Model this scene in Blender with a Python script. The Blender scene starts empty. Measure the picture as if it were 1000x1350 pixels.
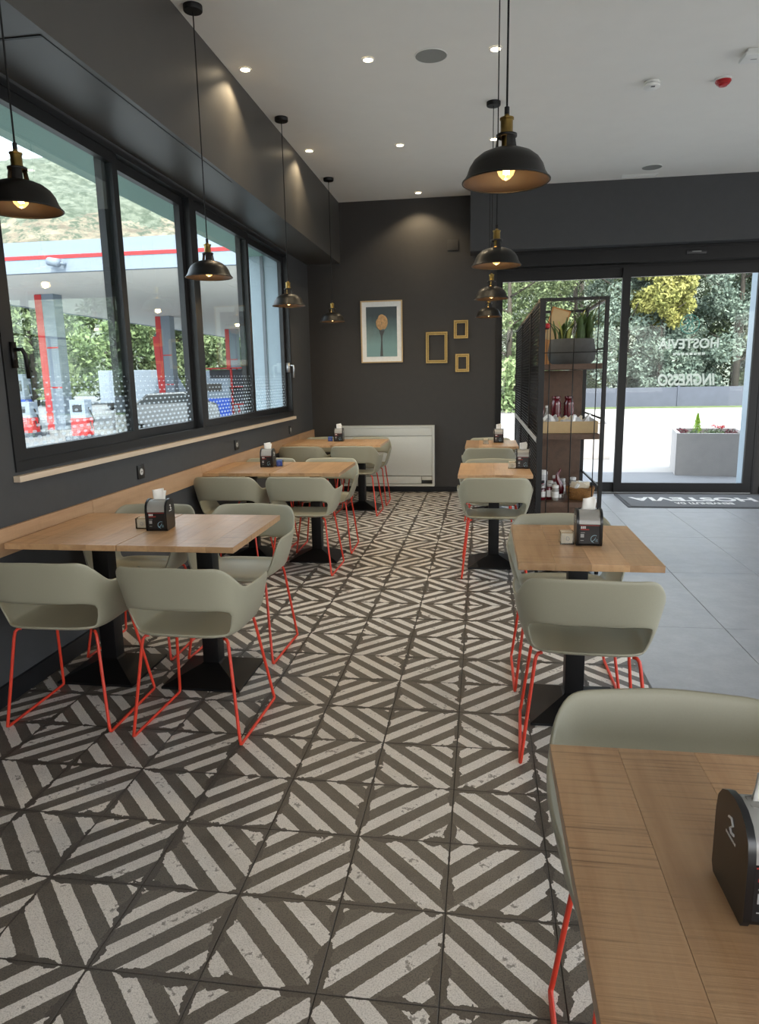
import bpy, bmesh, math, random
from mathutils import Vector, Matrix
random.seed(7)
scene = bpy.context.scene
COL = scene.collection
PI = math.pi

# ------------------------------------------------------------------ camera
CAM_H = 1.474
cam_d = bpy.data.cameras.new('camera')
cam_d.sensor_fit = 'VERTICAL'; cam_d.sensor_height = 36.0
cam_d.lens = 919.8 / 1350 * 36.0
cam_d.clip_start = 0.02; cam_d.clip_end = 1000
cam = bpy.data.objects.new('camera', cam_d); COL.objects.link(cam)
RX = Vector((0.98950352, 0.14337178, -0.01809188))
RY = Vector((0.00954901, -0.1897931, -0.98177767))   # image down
RZ = Vector((-0.14419292, 0.9712997, -0.18917))      # forward
m = Matrix.Identity(4)
for i in range(3):
    m[i][0] = RX[i]; m[i][1] = -RY[i]; m[i][2] = -RZ[i]
m[2][3] = CAM_H
cam.matrix_world = m
scene.camera = cam

# ------------------------------------------------------------------ world, sun, exposure
SKY_STRENGTH = 2.0
SUN_ENERGY = 2.3
EXPOSURE = 1.45
world = bpy.data.worlds.new('sky'); scene.world = world
world.use_nodes = True
wn = world.node_tree.nodes; wl = world.node_tree.links
for n in list(wn): wn.remove(n)
w_out = wn.new('ShaderNodeOutputWorld'); w_bg = wn.new('ShaderNodeBackground')
w_sky = wn.new('ShaderNodeTexSky'); w_sky.sky_type = 'NISHITA'; w_sky.sun_disc = False
w_sky.sun_elevation = math.radians(48); w_sky.sun_rotation = math.radians(165)
w_sky.air_density = 1.0; w_sky.dust_density = 3.0; w_sky.ozone_density = 1.0
w_mul = wn.new('ShaderNodeMix'); w_mul.data_type = 'RGBA'; w_mul.blend_type = 'MULTIPLY'; w_mul.inputs[0].default_value = 1
w_mul.inputs[7].default_value = (.16, .16, .16, 1)
w_mix = wn.new('ShaderNodeMix'); w_mix.data_type = 'RGBA'; w_mix.inputs[0].default_value = 0.55
w_mix.inputs[7].default_value = (1.0, 1.05, 1.1, 1)
wl.new(w_sky.outputs[0], w_mul.inputs[6]); wl.new(w_mul.outputs[2], w_mix.inputs[6])
wl.new(w_mix.outputs[2], w_bg.inputs[0]); w_bg.inputs[1].default_value = SKY_STRENGTH
wl.new(w_bg.outputs[0], w_out.inputs[0])
sun_d = bpy.data.lights.new('sun', 'SUN'); sun_d.energy = SUN_ENERGY; sun_d.angle = math.radians(1.0)
sun_d.color = (1.0, .95, .86)
sun = bpy.data.objects.new('sun', sun_d); COL.objects.link(sun)
sun.rotation_euler = Vector((-0.28, 1.0, -1.1)).to_track_quat('-Z', 'Y').to_euler()
sun.location = (5, -20, 25)
vs = scene.view_settings
vs.view_transform = 'Standard'; vs.look = 'None'; vs.exposure = EXPOSURE; vs.gamma = 1.0; vs.use_curve_mapping = False

# ------------------------------------------------------------------ materials
def srgb(r, g, b):
    f = lambda c: (c/255/12.92) if c/255 <= .04045 else ((c/255+.055)/1.055)**2.4
    return (f(r), f(g), f(b), 1)
def new_mat(name):
    mt = bpy.data.materials.new(name); mt.use_nodes = True
    return mt, mt.node_tree.nodes, mt.node_tree.links, mt.node_tree.nodes['Principled BSDF']
def mixc(nodes, links, fac, a, b):
    mx = nodes.new('ShaderNodeMix'); mx.data_type = 'RGBA'
    for sock, v in ((mx.inputs[0], fac), (mx.inputs[6], a), (mx.inputs[7], b)):
        if hasattr(v, 'is_linked'): links.new(v, sock)
        else: sock.default_value = v
    return mx.outputs[2]
def mathn(nodes, links, op, a, b=None, clamp=False):
    n = nodes.new('ShaderNodeMath'); n.operation = op; n.use_clamp = clamp
    for i, v in enumerate((a, b)):
        if v is None: continue
        if hasattr(v, 'is_linked'): links.new(v, n.inputs[i])
        else: n.inputs[i].default_value = v
    return n.outputs[0]
def noise(nodes, links, vec, scale, detail=3, rough=.55):
    n = nodes.new('ShaderNodeTexNoise'); n.inputs['Scale'].default_value = scale
    n.inputs['Detail'].default_value = detail; n.inputs['Roughness'].default_value = rough
    if vec is not None: links.new(vec, n.inputs['Vector'])
    return n.outputs[0]
def ramp(nodes, links, fac, p0, p1, c0=(0,0,0,1), c1=(1,1,1,1)):
    r = nodes.new('ShaderNodeValToRGB'); e = r.color_ramp.elements
    e[0].position = p0; e[0].color = c0; e[1].position = p1; e[1].color = c1
    links.new(fac, r.inputs[0]); return r.outputs[0]
def add_bump(nodes, links, b, height, strength=.2, dist=.01):
    n = nodes.new('ShaderNodeBump'); n.inputs['Strength'].default_value = strength; n.inputs['Distance'].default_value = dist
    links.new(height, n.inputs['Height']); links.new(n.outputs[0], b.inputs['Normal'])
def plain(name, col, rough=.5, metal=0, var=.06, scale=30, bump=0, spec=.5):
    mt, nd, lk, b = new_mat(name)
    tc = nd.new('ShaderNodeTexCoord')
    nz = noise(nd, lk, tc.outputs['Object'], scale)
    dark = tuple(c*(1-var*2) for c in col[:3])+(1,); lite = tuple(min(1, c*(1+var*2)) for c in col[:3])+(1,)
    lk.new(mixc(nd, lk, nz, dark, lite), b.inputs['Base Color'])
    b.inputs['Roughness'].default_value = rough; b.inputs['Metallic'].default_value = metal
    b.inputs['Specular IOR Level'].default_value = spec
    if bump: add_bump(nd, lk, b, nz, bump, .004)
    return mt
def emit(name, col, strength):
    mt, nd, lk, b = new_mat(name)
    b.inputs['Base Color'].default_value = col; b.inputs['Emission Color'].default_value = col
    b.inputs['Emission Strength'].default_value = strength
    return mt
def glass_mat(name, tint=(.93, .97, .96, 1), refl=1.0):
    mt, nd, lk, b = new_mat(name)
    nd.remove(b); out = nd['Material Output']
    tr = nd.new('ShaderNodeBsdfTransparent'); tr.inputs[0].default_value = tint
    gl = nd.new('ShaderNodeBsdfGlossy'); gl.inputs['Roughness'].default_value = .01; gl.inputs[0].default_value = (.9, .95, .95, 1)
    fr = nd.new('ShaderNodeFresnel'); fr.inputs[0].default_value = 1.35
    f2 = mathn(nd, lk, 'MULTIPLY', fr.outputs[0], refl)
    mx = nd.new('ShaderNodeMixShader'); lk.new(f2, mx.inputs[0]); lk.new(tr.outputs[0], mx.inputs[1]); lk.new(gl.outputs[0], mx.inputs[2])
    lk.new(mx.outputs[0], out.inputs[0])
    return mt

M = {}
M['wall'] = plain('charcoal wall paint', srgb(64, 65, 66), .75, var=.05, scale=14, bump=.05)
M['soffit'] = plain('satin charcoal paint', srgb(72, 70, 67), .42, var=.05, scale=6)
M['wall_warm'] = plain('dark taupe wall paint', srgb(56, 54, 52), .8, var=.05, scale=14, bump=.05)
M['ceiling'] = plain('white ceiling paint', srgb(232, 231, 225), .9, var=.015, scale=5)
M['white'] = plain('white paint', srgb(225, 226, 222), .6, var=.02)
M['black_metal'] = plain('black powder coated metal', srgb(11, 11, 12), .45, 0, var=.1, scale=60, spec=.35)
M['frame'] = plain('anthracite aluminium', srgb(24, 25, 27), .45, .0, var=.06, spec=.4)
M['frame_out'] = plain('grey aluminium guide', srgb(105, 112, 118), .45, .0, var=.05)
M['reveal'] = plain('pale exterior render', srgb(158, 172, 180), .8, var=.03, scale=9)
M['head_lining'] = plain('pale green lining', srgb(132, 162, 150), .8, var=.02)  # darker and greener than the reveal colour, for the head of the opening
M['shell'] = plain('sage grey moulded plastic', srgb(158, 154, 133), .45, var=.02, scale=220, bump=.05)
M['red'] = plain('red lacquered steel rod', srgb(214, 62, 40), .38, 0, var=.04)
M['disp_black'] = plain('gloss black plastic', srgb(22, 22, 24), .3, var=.05)
M['disp_grey'] = plain('smoky grey plastic', srgb(150, 148, 142), .25, var=.04)
M['paper'] = plain('white napkin paper', srgb(236, 234, 228), .9, var=.03, scale=40)
M['brass'] = plain('aged brass', srgb(132, 110, 62), .35, 1.0, var=.12, scale=40)
M['gold'] = plain('gilded moulding', srgb(176, 150, 96), .38, .75, var=.15, scale=60)
M['shade'] = plain('blackened bronze shade', srgb(22, 20, 17), .42, .35, var=.1)
M['shade_in'] = plain('bronze shade inside', srgb(44, 34, 26), .5, .3, var=.1)
M['print_white'] = plain('white print', srgb(225, 225, 222), .6)
M['print_grey'] = plain('grey print', srgb(150, 150, 148), .6)
M['print_red'] = plain('red print', srgb(150, 40, 34), .6)
M['print_blue'] = plain('pale blue print', srgb(150, 190, 205), .6)
def translucent(name, col):
    mt, nd, lk, b = new_mat(name); out = nd['Material Output']
    b.inputs['Base Color'].default_value = col; b.inputs['Roughness'].default_value = .8
    t = nd.new('ShaderNodeBsdfTranslucent'); t.inputs[0].default_value = col
    mx = nd.new('ShaderNodeMixShader'); mx.inputs[0].default_value = .6
    lk.new(b.outputs[0], mx.inputs[1]); lk.new(t.outputs[0], mx.inputs[2]); lk.new(mx.outputs[0], out.inputs[0])
    return mt
M['vinyl'] = translucent('frosted vinyl lettering', srgb(228, 230, 222))
M['vinyl_teal'] = translucent('teal vinyl', srgb(130, 180, 168))
M['rubber'] = plain('black rubber', srgb(14, 14, 14), .8)
M['heater'] = plain('off white enamel', srgb(196, 197, 190), .5, var=.02)
M['heater_dark'] = plain('dark grille', srgb(70, 70, 68), .7)
M['concrete_pot'] = plain('dark concrete', srgb(74, 74, 72), .9, var=.12, scale=25, bump=.3)
M['planter'] = plain('smooth concrete planter', srgb(172, 168, 164), .85, var=.06, scale=7, bump=.1)
M['soil'] = plain('soil', srgb(70, 60, 45), .95, var=.3, scale=60, bump=.6)
M['snake'] = plain('snake plant leaf', srgb(74, 96, 52), .5, var=.25, scale=25)
M['snake_edge'] = plain('snake plant margin', srgb(170, 175, 95), .5, var=.1)
M['kraft'] = plain('kraft board', srgb(190, 165, 125), .85, var=.05)
M['orange_wood'] = plain('light orange wood', srgb(176, 124, 70), .6, var=.1, scale=18)
M['ruby'] = plain('ruby glass', srgb(90, 14, 26), .15, var=.1, spec=.8)
M['wicker'] = plain('woven wicker', srgb(142, 100, 52), .8, var=.3, scale=120, bump=.8)
M['cream'] = plain('cream packets', srgb(222, 210, 185), .6, var=.1)
M['silver'] = plain('silver wrapping', srgb(200, 200, 200), .3, .6, var=.15)
M['jar_dark'] = plain('dark preserve jar', srgb(60, 36, 30), .2, var=.2)
M['steel'] = plain('brushed steel', srgb(170, 172, 174), .35, .9, var=.05)
M['red_dome'] = plain('red alarm plastic', srgb(170, 30, 34), .35, var=.05)
M['grey_grille'] = plain('grey speaker cloth', srgb(140, 142, 138), .9, var=.1, scale=300)
M['mat_grey'] = plain('grey door mat pile', srgb(104, 107, 110), .95, var=.12, scale=300, bump=.4)
M['mat_edge'] = plain('mat rubber edge', srgb(58, 60, 62), .8)
M['blue'] = plain('blue plastic', srgb(40, 84, 190), .5)
M['car'] = plain('silver car paint', srgb(96, 100, 104), .35, .2, var=.02)
M['car_glass'] = plain('dark car glass', srgb(30, 36, 40), .1)
M['station_red'] = plain('station red', srgb(190, 34, 38), .5, var=.03)
M['station_white'] = plain('station white cladding', srgb(124, 136, 150), .6, var=.02, scale=3)
M['canopy_under'] = plain('canopy soffit panels', srgb(238, 236, 230), .7, var=.02, scale=2)
M['trunk'] = plain('bark', srgb(66, 62, 54), .9, var=.3, scale=8, bump=.5)
M['fence'] = plain('grey wall panels', srgb(70, 76, 86), .85, var=.08, scale=3)
M['flower_red'] = plain('red cyclamen petals', srgb(214, 48, 60), .6)
M['flower_dark'] = plain('dark ornamental leaves', srgb(120, 50, 60), .7, var=.3)
M['leaf_lime'] = plain('lime conifer foliage', srgb(166, 204, 62), .7, var=.25, scale=30)
M['leaf_low'] = plain('grey green leaves', srgb(110, 130, 90), .7, var=.3, scale=30)
M['grating'] = plain('galvanised grating', srgb(160, 165, 168), .5, .5)
M['window_glass'] = glass_mat('green tinted window glass', (.95, .985, .975, 1), .3)
M['door_glass'] = glass_mat('clear door glass', (.975, .985, .985, 1), .45)
M['bulb_glass'] = glass_mat('amber bulb glass', (1.0, .82, .55, 1), 1.2)
def glow(mt, col, strength, fac):
    nd, lk = mt.node_tree.nodes, mt.node_tree.links; out = nd['Material Output']; old = out.inputs[0].links[0].from_socket
    em = nd.new('ShaderNodeEmission'); em.inputs[0].default_value = col; em.inputs[1].default_value = strength
    mx = nd.new('ShaderNodeMixShader'); mx.inputs[0].default_value = fac
    lk.new(old, mx.inputs[1]); lk.new(em.outputs[0], mx.inputs[2]); lk.new(mx.outputs[0], out.inputs[0])
glow(M['bulb_glass'], (1.0, .55, .2, 1), 1.2, .35)
M['acrylic'] = glass_mat('clear acrylic', (.95, .95, .95, 1), 1.5)
M['filament'] = emit('glowing filament', (1.0, .62, .22, 1), 30)
M['led'] = emit('warm led downlight', (1.0, .82, .55, 1), 7)
M['socket_inner'] = plain('grey socket insert', srgb(190, 190, 186), .5)

def tile_material():
    mt, nd, lk, b = new_mat('striped cement tile')
    uv = nd.new('ShaderNodeUVMap'); uv.uv_map = 'UVMap'
    geo = nd.new('ShaderNodeNewGeometry')
    sep = nd.new('ShaderNodeSeparateXYZ'); lk.new(uv.outputs[0], sep.inputs[0])
    u, v = sep.outputs[0], sep.outputs[1]
    nzf = noise(nd, lk, geo.outputs['Position'], 55, 4, .6)
    nzm = noise(nd, lk, geo.outputs['Position'], 9, 4, .6)
    nzl = noise(nd, lk, geo.outputs['Position'], 2.2, 3)
    nzg = noise(nd, lk, geo.outputs['Position'], 260, 2)
    wob = mathn(nd, lk, 'MULTIPLY', mathn(nd, lk, 'SUBTRACT', nzf, .5), .035)
    d = mathn(nd, lk, 'ADD', mathn(nd, lk, 'ADD', u, v), wob)      # 0..2 across the stripes, from the dark corner
    ph = mathn(nd, lk, 'FRACT', mathn(nd, lk, 'DIVIDE', mathn(nd, lk, 'ADD', d, .27), .42))
    light = mathn(nd, lk, 'LESS_THAN', ph, .49)
    # grime and chipped edges
    eu = mathn(nd, lk, 'MINIMUM', u, mathn(nd, lk, 'SUBTRACT', 1.0, u))
    ev = mathn(nd, lk, 'MINIMUM', v, mathn(nd, lk, 'SUBTRACT', 1.0, v))
    edge = mathn(nd, lk, 'MINIMUM', eu, ev)
    lim = mathn(nd, lk, 'ADD', mathn(nd, lk, 'MULTIPLY', ramp(nd, lk, nzm, .42, .70), .10), mathn(nd, lk, 'MULTIPLY', nzf, .022))
    inside = mathn(nd, lk, 'GREATER_THAN', edge, lim)
    light = mathn(nd, lk, 'MULTIPLY', light, inside)
    pit = ramp(nd, lk, mathn(nd, lk, 'ADD', mathn(nd, lk, 'MULTIPLY', nzf, .55), mathn(nd, lk, 'MULTIPLY', nzm, .6)),   .66, .70)
    light = mathn(nd, lk, 'MULTIPLY', light, mathn(nd, lk, 'SUBTRACT', 1.0, mathn(nd, lk, 'MULTIPLY', pit, .75)))
    lc = mixc(nd, lk, nzm, srgb(204, 197, 187), srgb(238, 233, 225))
    lc = mixc(nd, lk, ramp(nd, lk, nzg, .45, .75), lc, srgb(172, 165, 155))
    dc = mixc(nd, lk, nzm, srgb(74, 68, 60), srgb(122, 114, 104))
    dc = mixc(nd, lk, ramp(nd, lk, nzg, .45, .75), dc, srgb(58, 55, 50))
    dc = mixc(nd, lk, mathn(nd, lk, 'MULTIPLY', mathn(nd, lk, 'SUBTRACT', 1.0, inside), .5), dc, srgb(52, 47, 42))
    c = mixc(nd, lk, light, dc, lc)
    c = mixc(nd, lk, mathn(nd, lk, 'MULTIPLY', ramp(nd, lk, nzl, .5, .7), .22), c, srgb(92, 84, 75))
    lk.new(c, b.inputs['Base Color'])
    b.inputs['Roughness'].default_value = .42
    b.inputs['Specular IOR Level'].default_value = .45
    add_bump(nd, lk, b, mathn(nd, lk, 'ADD', nzf, mathn(nd, lk, 'MULTIPLY', light, .25)), .25, .003)
    return mt
M['tile'] = tile_material()

def wood_material(name, base, dark, lite, saw=.5, rough=.5):
    """boards run along local Y; fine saw marks run across them"""
    mt, nd, lk, b = new_mat(name)
    tc = nd.new('ShaderNodeTexCoord'); oi = nd.new('ShaderNodeObjectInfo')
    off = nd.new('ShaderNodeVectorMath'); off.operation = 'SCALE'
    cmb = nd.new('ShaderNodeCombineXYZ')
    for i in range(3): lk.new(oi.outputs['Random'], cmb.inputs[i])
    lk.new(cmb.outputs[0], off.inputs[0]); off.inputs['Scale'].default_value = 37.0
    add = nd.new('ShaderNodeVectorMath'); add.operation = 'ADD'
    lk.new(tc.outputs['Object'], add.inputs[0]); lk.new(off.outputs[0], add.inputs[1])
    def stretched(sx, sy, sz):
        mp = nd.new('ShaderNodeMapping'); mp.inputs['Scale'].default_value = (sx, sy, sz)
        lk.new(add.outputs[0], mp.inputs[0]); return mp.outputs[0]
    grain = noise(nd, lk, stretched(26, 2.2, 26), 1.0, 5, .6)
    sawm = noise(nd, lk, stretched(3.5, 170, 10), 1.0, 3, .6)
    patch = noise(nd, lk, stretched(3, 3, 3), 1.6, 3)
    c = mixc(nd, lk, ramp(nd, lk, grain, .3, .7), base, lite)
    c = mixc(nd, lk, mathn(nd, lk, 'MULTIPLY', ramp(nd, lk, grain, .55, .75), .35), c, dark)
    sm = mathn(nd, lk, 'MULTIPLY', mathn(nd, lk, 'MULTIPLY', ramp(nd, lk, sawm, .52, .68), ramp(nd, lk, patch, .35, .65)), saw)
    c = mixc(nd, lk, sm, c, dark)
    rnd = nd.new('ShaderNodeHueSaturation'); rnd.inputs['Saturation'].default_value = 1.0
    lk.new(mathn(nd, lk, 'ADD', mathn(nd, lk, 'MULTIPLY', oi.outputs['Random'], .38), .80), rnd.inputs['Value'])
    lk.new(c, rnd.inputs['Color']); lk.new(rnd.outputs[0], b.inputs['Base Color'])
    b.inputs['Roughness'].default_value = rough
    add_bump(nd, lk, b, mathn(nd, lk, 'ADD', grain, sawm), .4, .002)
    return mt
M['wood'] = wood_material('rough sawn oak', srgb(178, 137, 97), srgb(110, 79, 52), srgb(204, 166, 124), .8, .34)
M['wood_rail'] = wood_material('oak wall rail', srgb(160, 126, 94), srgb(118, 88, 62), srgb(184, 150, 116), .2, .5)
M['wood_sill'] = wood_material('pale travertine sill', srgb(188, 170, 148), srgb(156, 134, 110), srgb(208, 192, 170), .1, .5)
M['wood_dark'] = wood_material('walnut shelf board', srgb(74, 52, 37), srgb(46, 32, 22), srgb(92, 67, 48), .2, .55)

def grey_tile_material():
    mt, nd, lk, b = new_mat('grey porcelain slab')
    geo = nd.new('ShaderNodeNewGeometry'); oi = nd.new('ShaderNodeObjectInfo')
    n1 = noise(nd, lk, geo.outputs['Position'], 7, 8, .7); n2 = noise(nd, lk, geo.outputs['Position'], 60, 3)
    c = mixc(nd, lk, n1, srgb(124, 128, 132), srgb(184, 187, 190))
    c = mixc(nd, lk, mathn(nd, lk, 'MULTIPLY', n2, .25), c, srgb(104, 108, 112))
    lk.new(c, b.inputs['Base Color'])
    lk.new(mathn(nd, lk, 'ADD', mathn(nd, lk, 'MULTIPLY', n1, .2), .3), b.inputs['Roughness'])
    add_bump(nd, lk, b, n2, .12, .002)
    return mt
M['grey_tile'] = grey_tile_material()
M['grout'] = plain('dark grout', srgb(62, 57, 52), .9, var=.15, scale=40)

def dots_material():
    """window film: small grey-white dots, clear between"""
    mt, nd, lk, b = new_mat('dotted window film')
    nd.remove(b); out = nd['Material Output']
    tc = nd.new('ShaderNodeTexCoord'); sep = nd.new('ShaderNodeSeparateXYZ'); lk.new(tc.outputs['Object'], sep.inputs[0])
    P = .070
    row = mathn(nd, lk, 'DIVIDE', sep.outputs[2], .030)
    fl = mathn(nd, lk, 'FLOOR', row)
    sh = mathn(nd, lk, 'MULTIPLY', mathn(nd, lk, 'MODULO', mathn(nd, lk, 'ABSOLUTE', fl), 2.0), .5)
    cy = mathn(nd, lk, 'ADD', mathn(nd, lk, 'DIVIDE', sep.outputs[1], P), sh)
    fu = mathn(nd, lk, 'SUBTRACT', mathn(nd, lk, 'FRACT', cy), .5); fv = mathn(nd, lk, 'SUBTRACT', mathn(nd, lk, 'FRACT', row), .5)
    r2 = mathn(nd, lk, 'ADD', mathn(nd, lk, 'MULTIPLY', fu, fu), mathn(nd, lk, 'MULTIPLY', fv, fv))
    dot = mathn(nd, lk, 'LESS_THAN', r2, mathn(nd, lk, 'SUBTRACT', .085, mathn(nd, lk, 'MULTIPLY', sep.outputs[2], .2)))
    tr = nd.new('ShaderNodeBsdfTransparent')
    df = nd.new('ShaderNodeBsdfTranslucent'); df.inputs[0].default_value = srgb(190, 196, 198)
    mx = nd.new('ShaderNodeMixShader'); lk.new(mathn(nd, lk, 'MULTIPLY', dot, .5), mx.inputs[0])
    lk.new(tr.outputs[0], mx.inputs[1]); lk.new(df.outputs[0], mx.inputs[2]); lk.new(mx.outputs[0], out.inputs[0])
    return mt
M['dots'] = dots_material()

def foliage_material(name, c0, c1):
    mt, nd, lk, b = new_mat(name)
    geo = nd.new('ShaderNodeNewGeometry')
    n1 = noise(nd, lk, geo.outputs['Position'], 1.1, 3); n2 = noise(nd, lk, geo.outputs['Position'], 9, 2)
    f = mathn(nd, lk, 'ADD', mathn(nd, lk, 'MULTIPLY', n1, .6), mathn(nd, lk, 'MULTIPLY', n2, .4))
    lk.new(mixc(nd, lk, ramp(nd, lk, f, .35, .65), c0, c1), b.inputs['Base Color'])
    b.inputs['Roughness'].default_value = .7; b.inputs['Specular IOR Level'].default_value = .2
    return mt
M['fol_green'] = foliage_material('mid green foliage', srgb(80, 94, 66), srgb(124, 138, 98))
M['fol_blue'] = foliage_material('blue green conifer foliage', srgb(78, 94, 84), srgb(124, 140, 126))
M['fol_yellow'] = foliage_material('yellow foliage', srgb(108, 114, 62), srgb(150, 148, 86))
M['fol_dark'] = foliage_material('dark green foliage', srgb(66, 80, 60), srgb(108, 122, 92))
M['fol_hedge'] = foliage_material('hedge foliage', srgb(84, 104, 70), srgb(134, 152, 106))

def ground_material():
    mt, nd, lk, b = new_mat('sun bleached concrete yard')
    geo = nd.new('ShaderNodeNewGeometry')
    n1 = noise(nd, lk, geo.outputs['Position'], .35, 5, .65); n2 = noise(nd, lk, geo.outputs['Position'], 6, 4)
    c = mixc(nd, lk, n1, srgb(150, 148, 143), srgb(180, 178, 172))
    c = mixc(nd, lk, mathn(nd, lk, 'MULTIPLY', n2, .3), c, srgb(138, 136, 131))
    lk.new(c, b.inputs['Base Color']); b.inputs['Roughness'].default_value = .9
    return mt
M['yard'] = ground_material()
M['asphalt'] = plain('grey forecourt paving', srgb(120, 122, 123), .9, var=.08, scale=1.2)
M['grass'] = plain('verge grass', srgb(84, 100, 62), .9, var=.3, scale=2.5, bump=.3)

def hill_material():
    mt, nd, lk, b = new_mat('scrub hillside with bare rock')
    geo = nd.new('ShaderNodeNewGeometry'); sep = nd.new('ShaderNodeSeparateXYZ'); lk.new(geo.outputs['Position'], sep.inputs[0])
    n1 = noise(nd, lk, geo.outputs['Position'], .09, 6, .7); n2 = noise(nd, lk, geo.outputs['Position'], .5, 4, .7)
    mp = nd.new('ShaderNodeMapping'); mp.inputs['Scale'].default_value = (.6, .6, 2.0); lk.new(geo.outputs['Position'], mp.inputs[0])
    n3 = noise(nd, lk, mp.outputs[0], .18, 6, .75)
    green = mixc(nd, lk, ramp(nd, lk, n2, .4, .62), srgb(68, 78, 64), srgb(108, 114, 100))
    rock = mixc(nd, lk, ramp(nd, lk, n3, .38, .62), srgb(96, 88, 76), srgb(146, 134, 116))
    z = mathn(nd, lk, 'ADD', sep.outputs[2], mathn(nd, lk, 'MULTIPLY', mathn(nd, lk, 'SUBTRACT', n1, .5), 26))
    band = mathn(nd, lk, 'MULTIPLY', mathn(nd, lk, 'LESS_THAN', z, 37.0), mathn(nd, lk, 'GREATER_THAN', z, 22.0))
    band = mathn(nd, lk, 'MULTIPLY', band, ramp(nd, lk, n2, .40, .55))
    lk.new(mixc(nd, lk, band, green, rock), b.inputs['Base Color']); b.inputs['Roughness'].default_value = .95
    return mt
M['hill'] = hill_material()

def art_material():
    """print: a yellow rose-like pasta twist on a fork before a teal ground"""
    mt, nd, lk, b = new_mat('flower print')
    tc = nd.new('ShaderNodeTexCoord'); sep = nd.new('ShaderNodeSeparateXYZ'); lk.new(tc.outputs['Generated'], sep.inputs[0])
    n = noise(nd, lk, tc.outputs['Generated'], 6, 4)
    zz = sep.outputs[2]
    c = mixc(nd, lk, ramp(nd, lk, mathn(nd, lk, 'ADD', zz, mathn(nd, lk, 'MULTIPLY', n, .25)), .35, .95), srgb(112, 146, 146), srgb(62, 72, 76))
    lk.new(c, b.inputs['Base Color']); b.inputs['Roughness'].default_value = .3
    return mt
M['art'] = art_material()
M['art_bloom'] = plain('ochre petals print', srgb(184, 146, 100), .5, var=.35, scale=60)
M['art_stem'] = plain('dark stem print', srgb(66, 70, 70), .5)

# ------------------------------------------------------------------ mesh helpers
def box(bm, x0, x1, y0, y1, z0, z1, mat=None):
    vs_ = [bm.verts.new(p) for p in ((x0,y0,z0),(x1,y0,z0),(x1,y1,z0),(x0,y1,z0),(x0,y0,z1),(x1,y0,z1),(x1,y1,z1),(x0,y1,z1))]
    if mat is not None:
        for v in vs_: v.co = mat @ v.co
    for f in ((0,3,2,1),(4,5,6,7),(0,1,5,4),(1,2,6,5),(2,3,7,6),(3,0,4,7)):
        bm.faces.new([vs_[i] for i in f])
    return vs_
def tube(bm, pts, r, seg=10, closed=False):
    pts = [Vector(p) for p in pts]; n = len(pts); rings = []
    prev = None
    for i, p in enumerate(pts):
        if closed: t = (pts[(i+1) % n] - pts[i-1]).normalized()
        elif i == 0: t = (pts[1]-p).normalized()
        elif i == n-1: t = (p-pts[-2]).normalized()
        else: t = ((pts[i+1]-p).normalized() + (p-pts[i-1]).normalized()).normalized()
        ref = prev if prev is not None else (Vector((0,0,1)) if abs(t.z) < .9 else Vector((1,0,0)))
        a = (ref - t*ref.dot(t)).normalized(); b = t.cross(a); prev = a
        rr = r[i] if isinstance(r, (list, tuple)) else r
        rings.append([bm.verts.new(p + a*rr*math.cos(2*PI*k/seg) + b*rr*math.sin(2*PI*k/seg)) for k in range(seg)])
    for i in range(n-1 if not closed else n):
        A, B = rings[i], rings[(i+1) % n]
        for k in range(seg): bm.faces.new((A[k], A[(k+1) % seg], B[(k+1) % seg], B[k]))
    if not closed:
        bm.faces.new(rings[0][::-1]); bm.faces.new(rings[-1])
def lathe(bm, prof, seg=32, c=(0,0,0), cap0=False, cap1=False):
    rings = []
    for r, z in prof:
        rings.append([bm.verts.new((c[0]+r*math.cos(2*PI*k/seg), c[1]+r*math.sin(2*PI*k/seg), c[2]+z)) for k in range(seg)])
    for A, B in zip(rings, rings[1:]):
        for k in range(seg): bm.faces.new((A[k], A[(k+1) % seg], B[(k+1) % seg], B[k]))
    if cap0: bm.faces.new(rings[0][::-1])
    if cap1: bm.faces.new(rings[-1])
def prism(bm, poly, axis, a0, a1):
    """extrude a 2-D polygon along axis ('x': poly in (y,z); 'y': (x,z); 'z': (x,y))"""
    def P(p, a): return {'x': (a, p[0], p[1]), 'y': (p[0], a, p[1]), 'z': (p[0], p[1], a)}[axis]
    A = [bm.verts.new(P(p, a0)) for p in poly]; B = [bm.verts.new(P(p, a1)) for p in poly]
    n = len(poly)
    for i in range(n): bm.faces.new((A[i], A[(i+1) % n], B[(i+1) % n], B[i]))
    bm.faces.new(A[::-1]); bm.faces.new(B)
def mesh_of(name, bm, smooth=False, bevel=0, seg=2, mat=None):
    if bevel:
        bmesh.ops.bevel(bm, geom=[e for e in bm.edges], offset=bevel, segments=seg, affect='EDGES', profile=.6)
    bmesh.ops.recalc_face_normals(bm, faces=bm.faces)
    me = bpy.data.meshes.new(name); bm.to_mesh(me); bm.free()
    if smooth:
        for p in me.polygons: p.use_smooth = True
        if bevel or smooth == 'auto':
            try: me.set_sharp_from_angle(angle=math.radians(40))
            except Exception: pass
    if mat: me.materials.append(M[mat])
    return me
def link(name, me, parent=None, loc=(0,0,0), rz=0):
    o = bpy.data.objects.new(name, me); COL.objects.link(o)
    if parent is not None: o.parent = parent
    o.location = loc; o.rotation_euler = (0, 0, rz)
    return o
def obj(name, bm, mat, parent=None, smooth=False, bevel=0, loc=(0,0,0), rz=0, seg=2):
    return link(name, mesh_of(name, bm, smooth, bevel, seg, mat), parent, loc, rz)
def boxes(name, mat, parent, *bs, bevel=0, smooth=False):
    bm = bmesh.new()
    for b in bs: box(bm, *b)
    return obj(name, bm, mat, parent, smooth, bevel)
def tag(o, label, cat, group=None):
    o['label'] = label; o['category'] = cat
    if group: o['group'] = group
    return o
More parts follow.
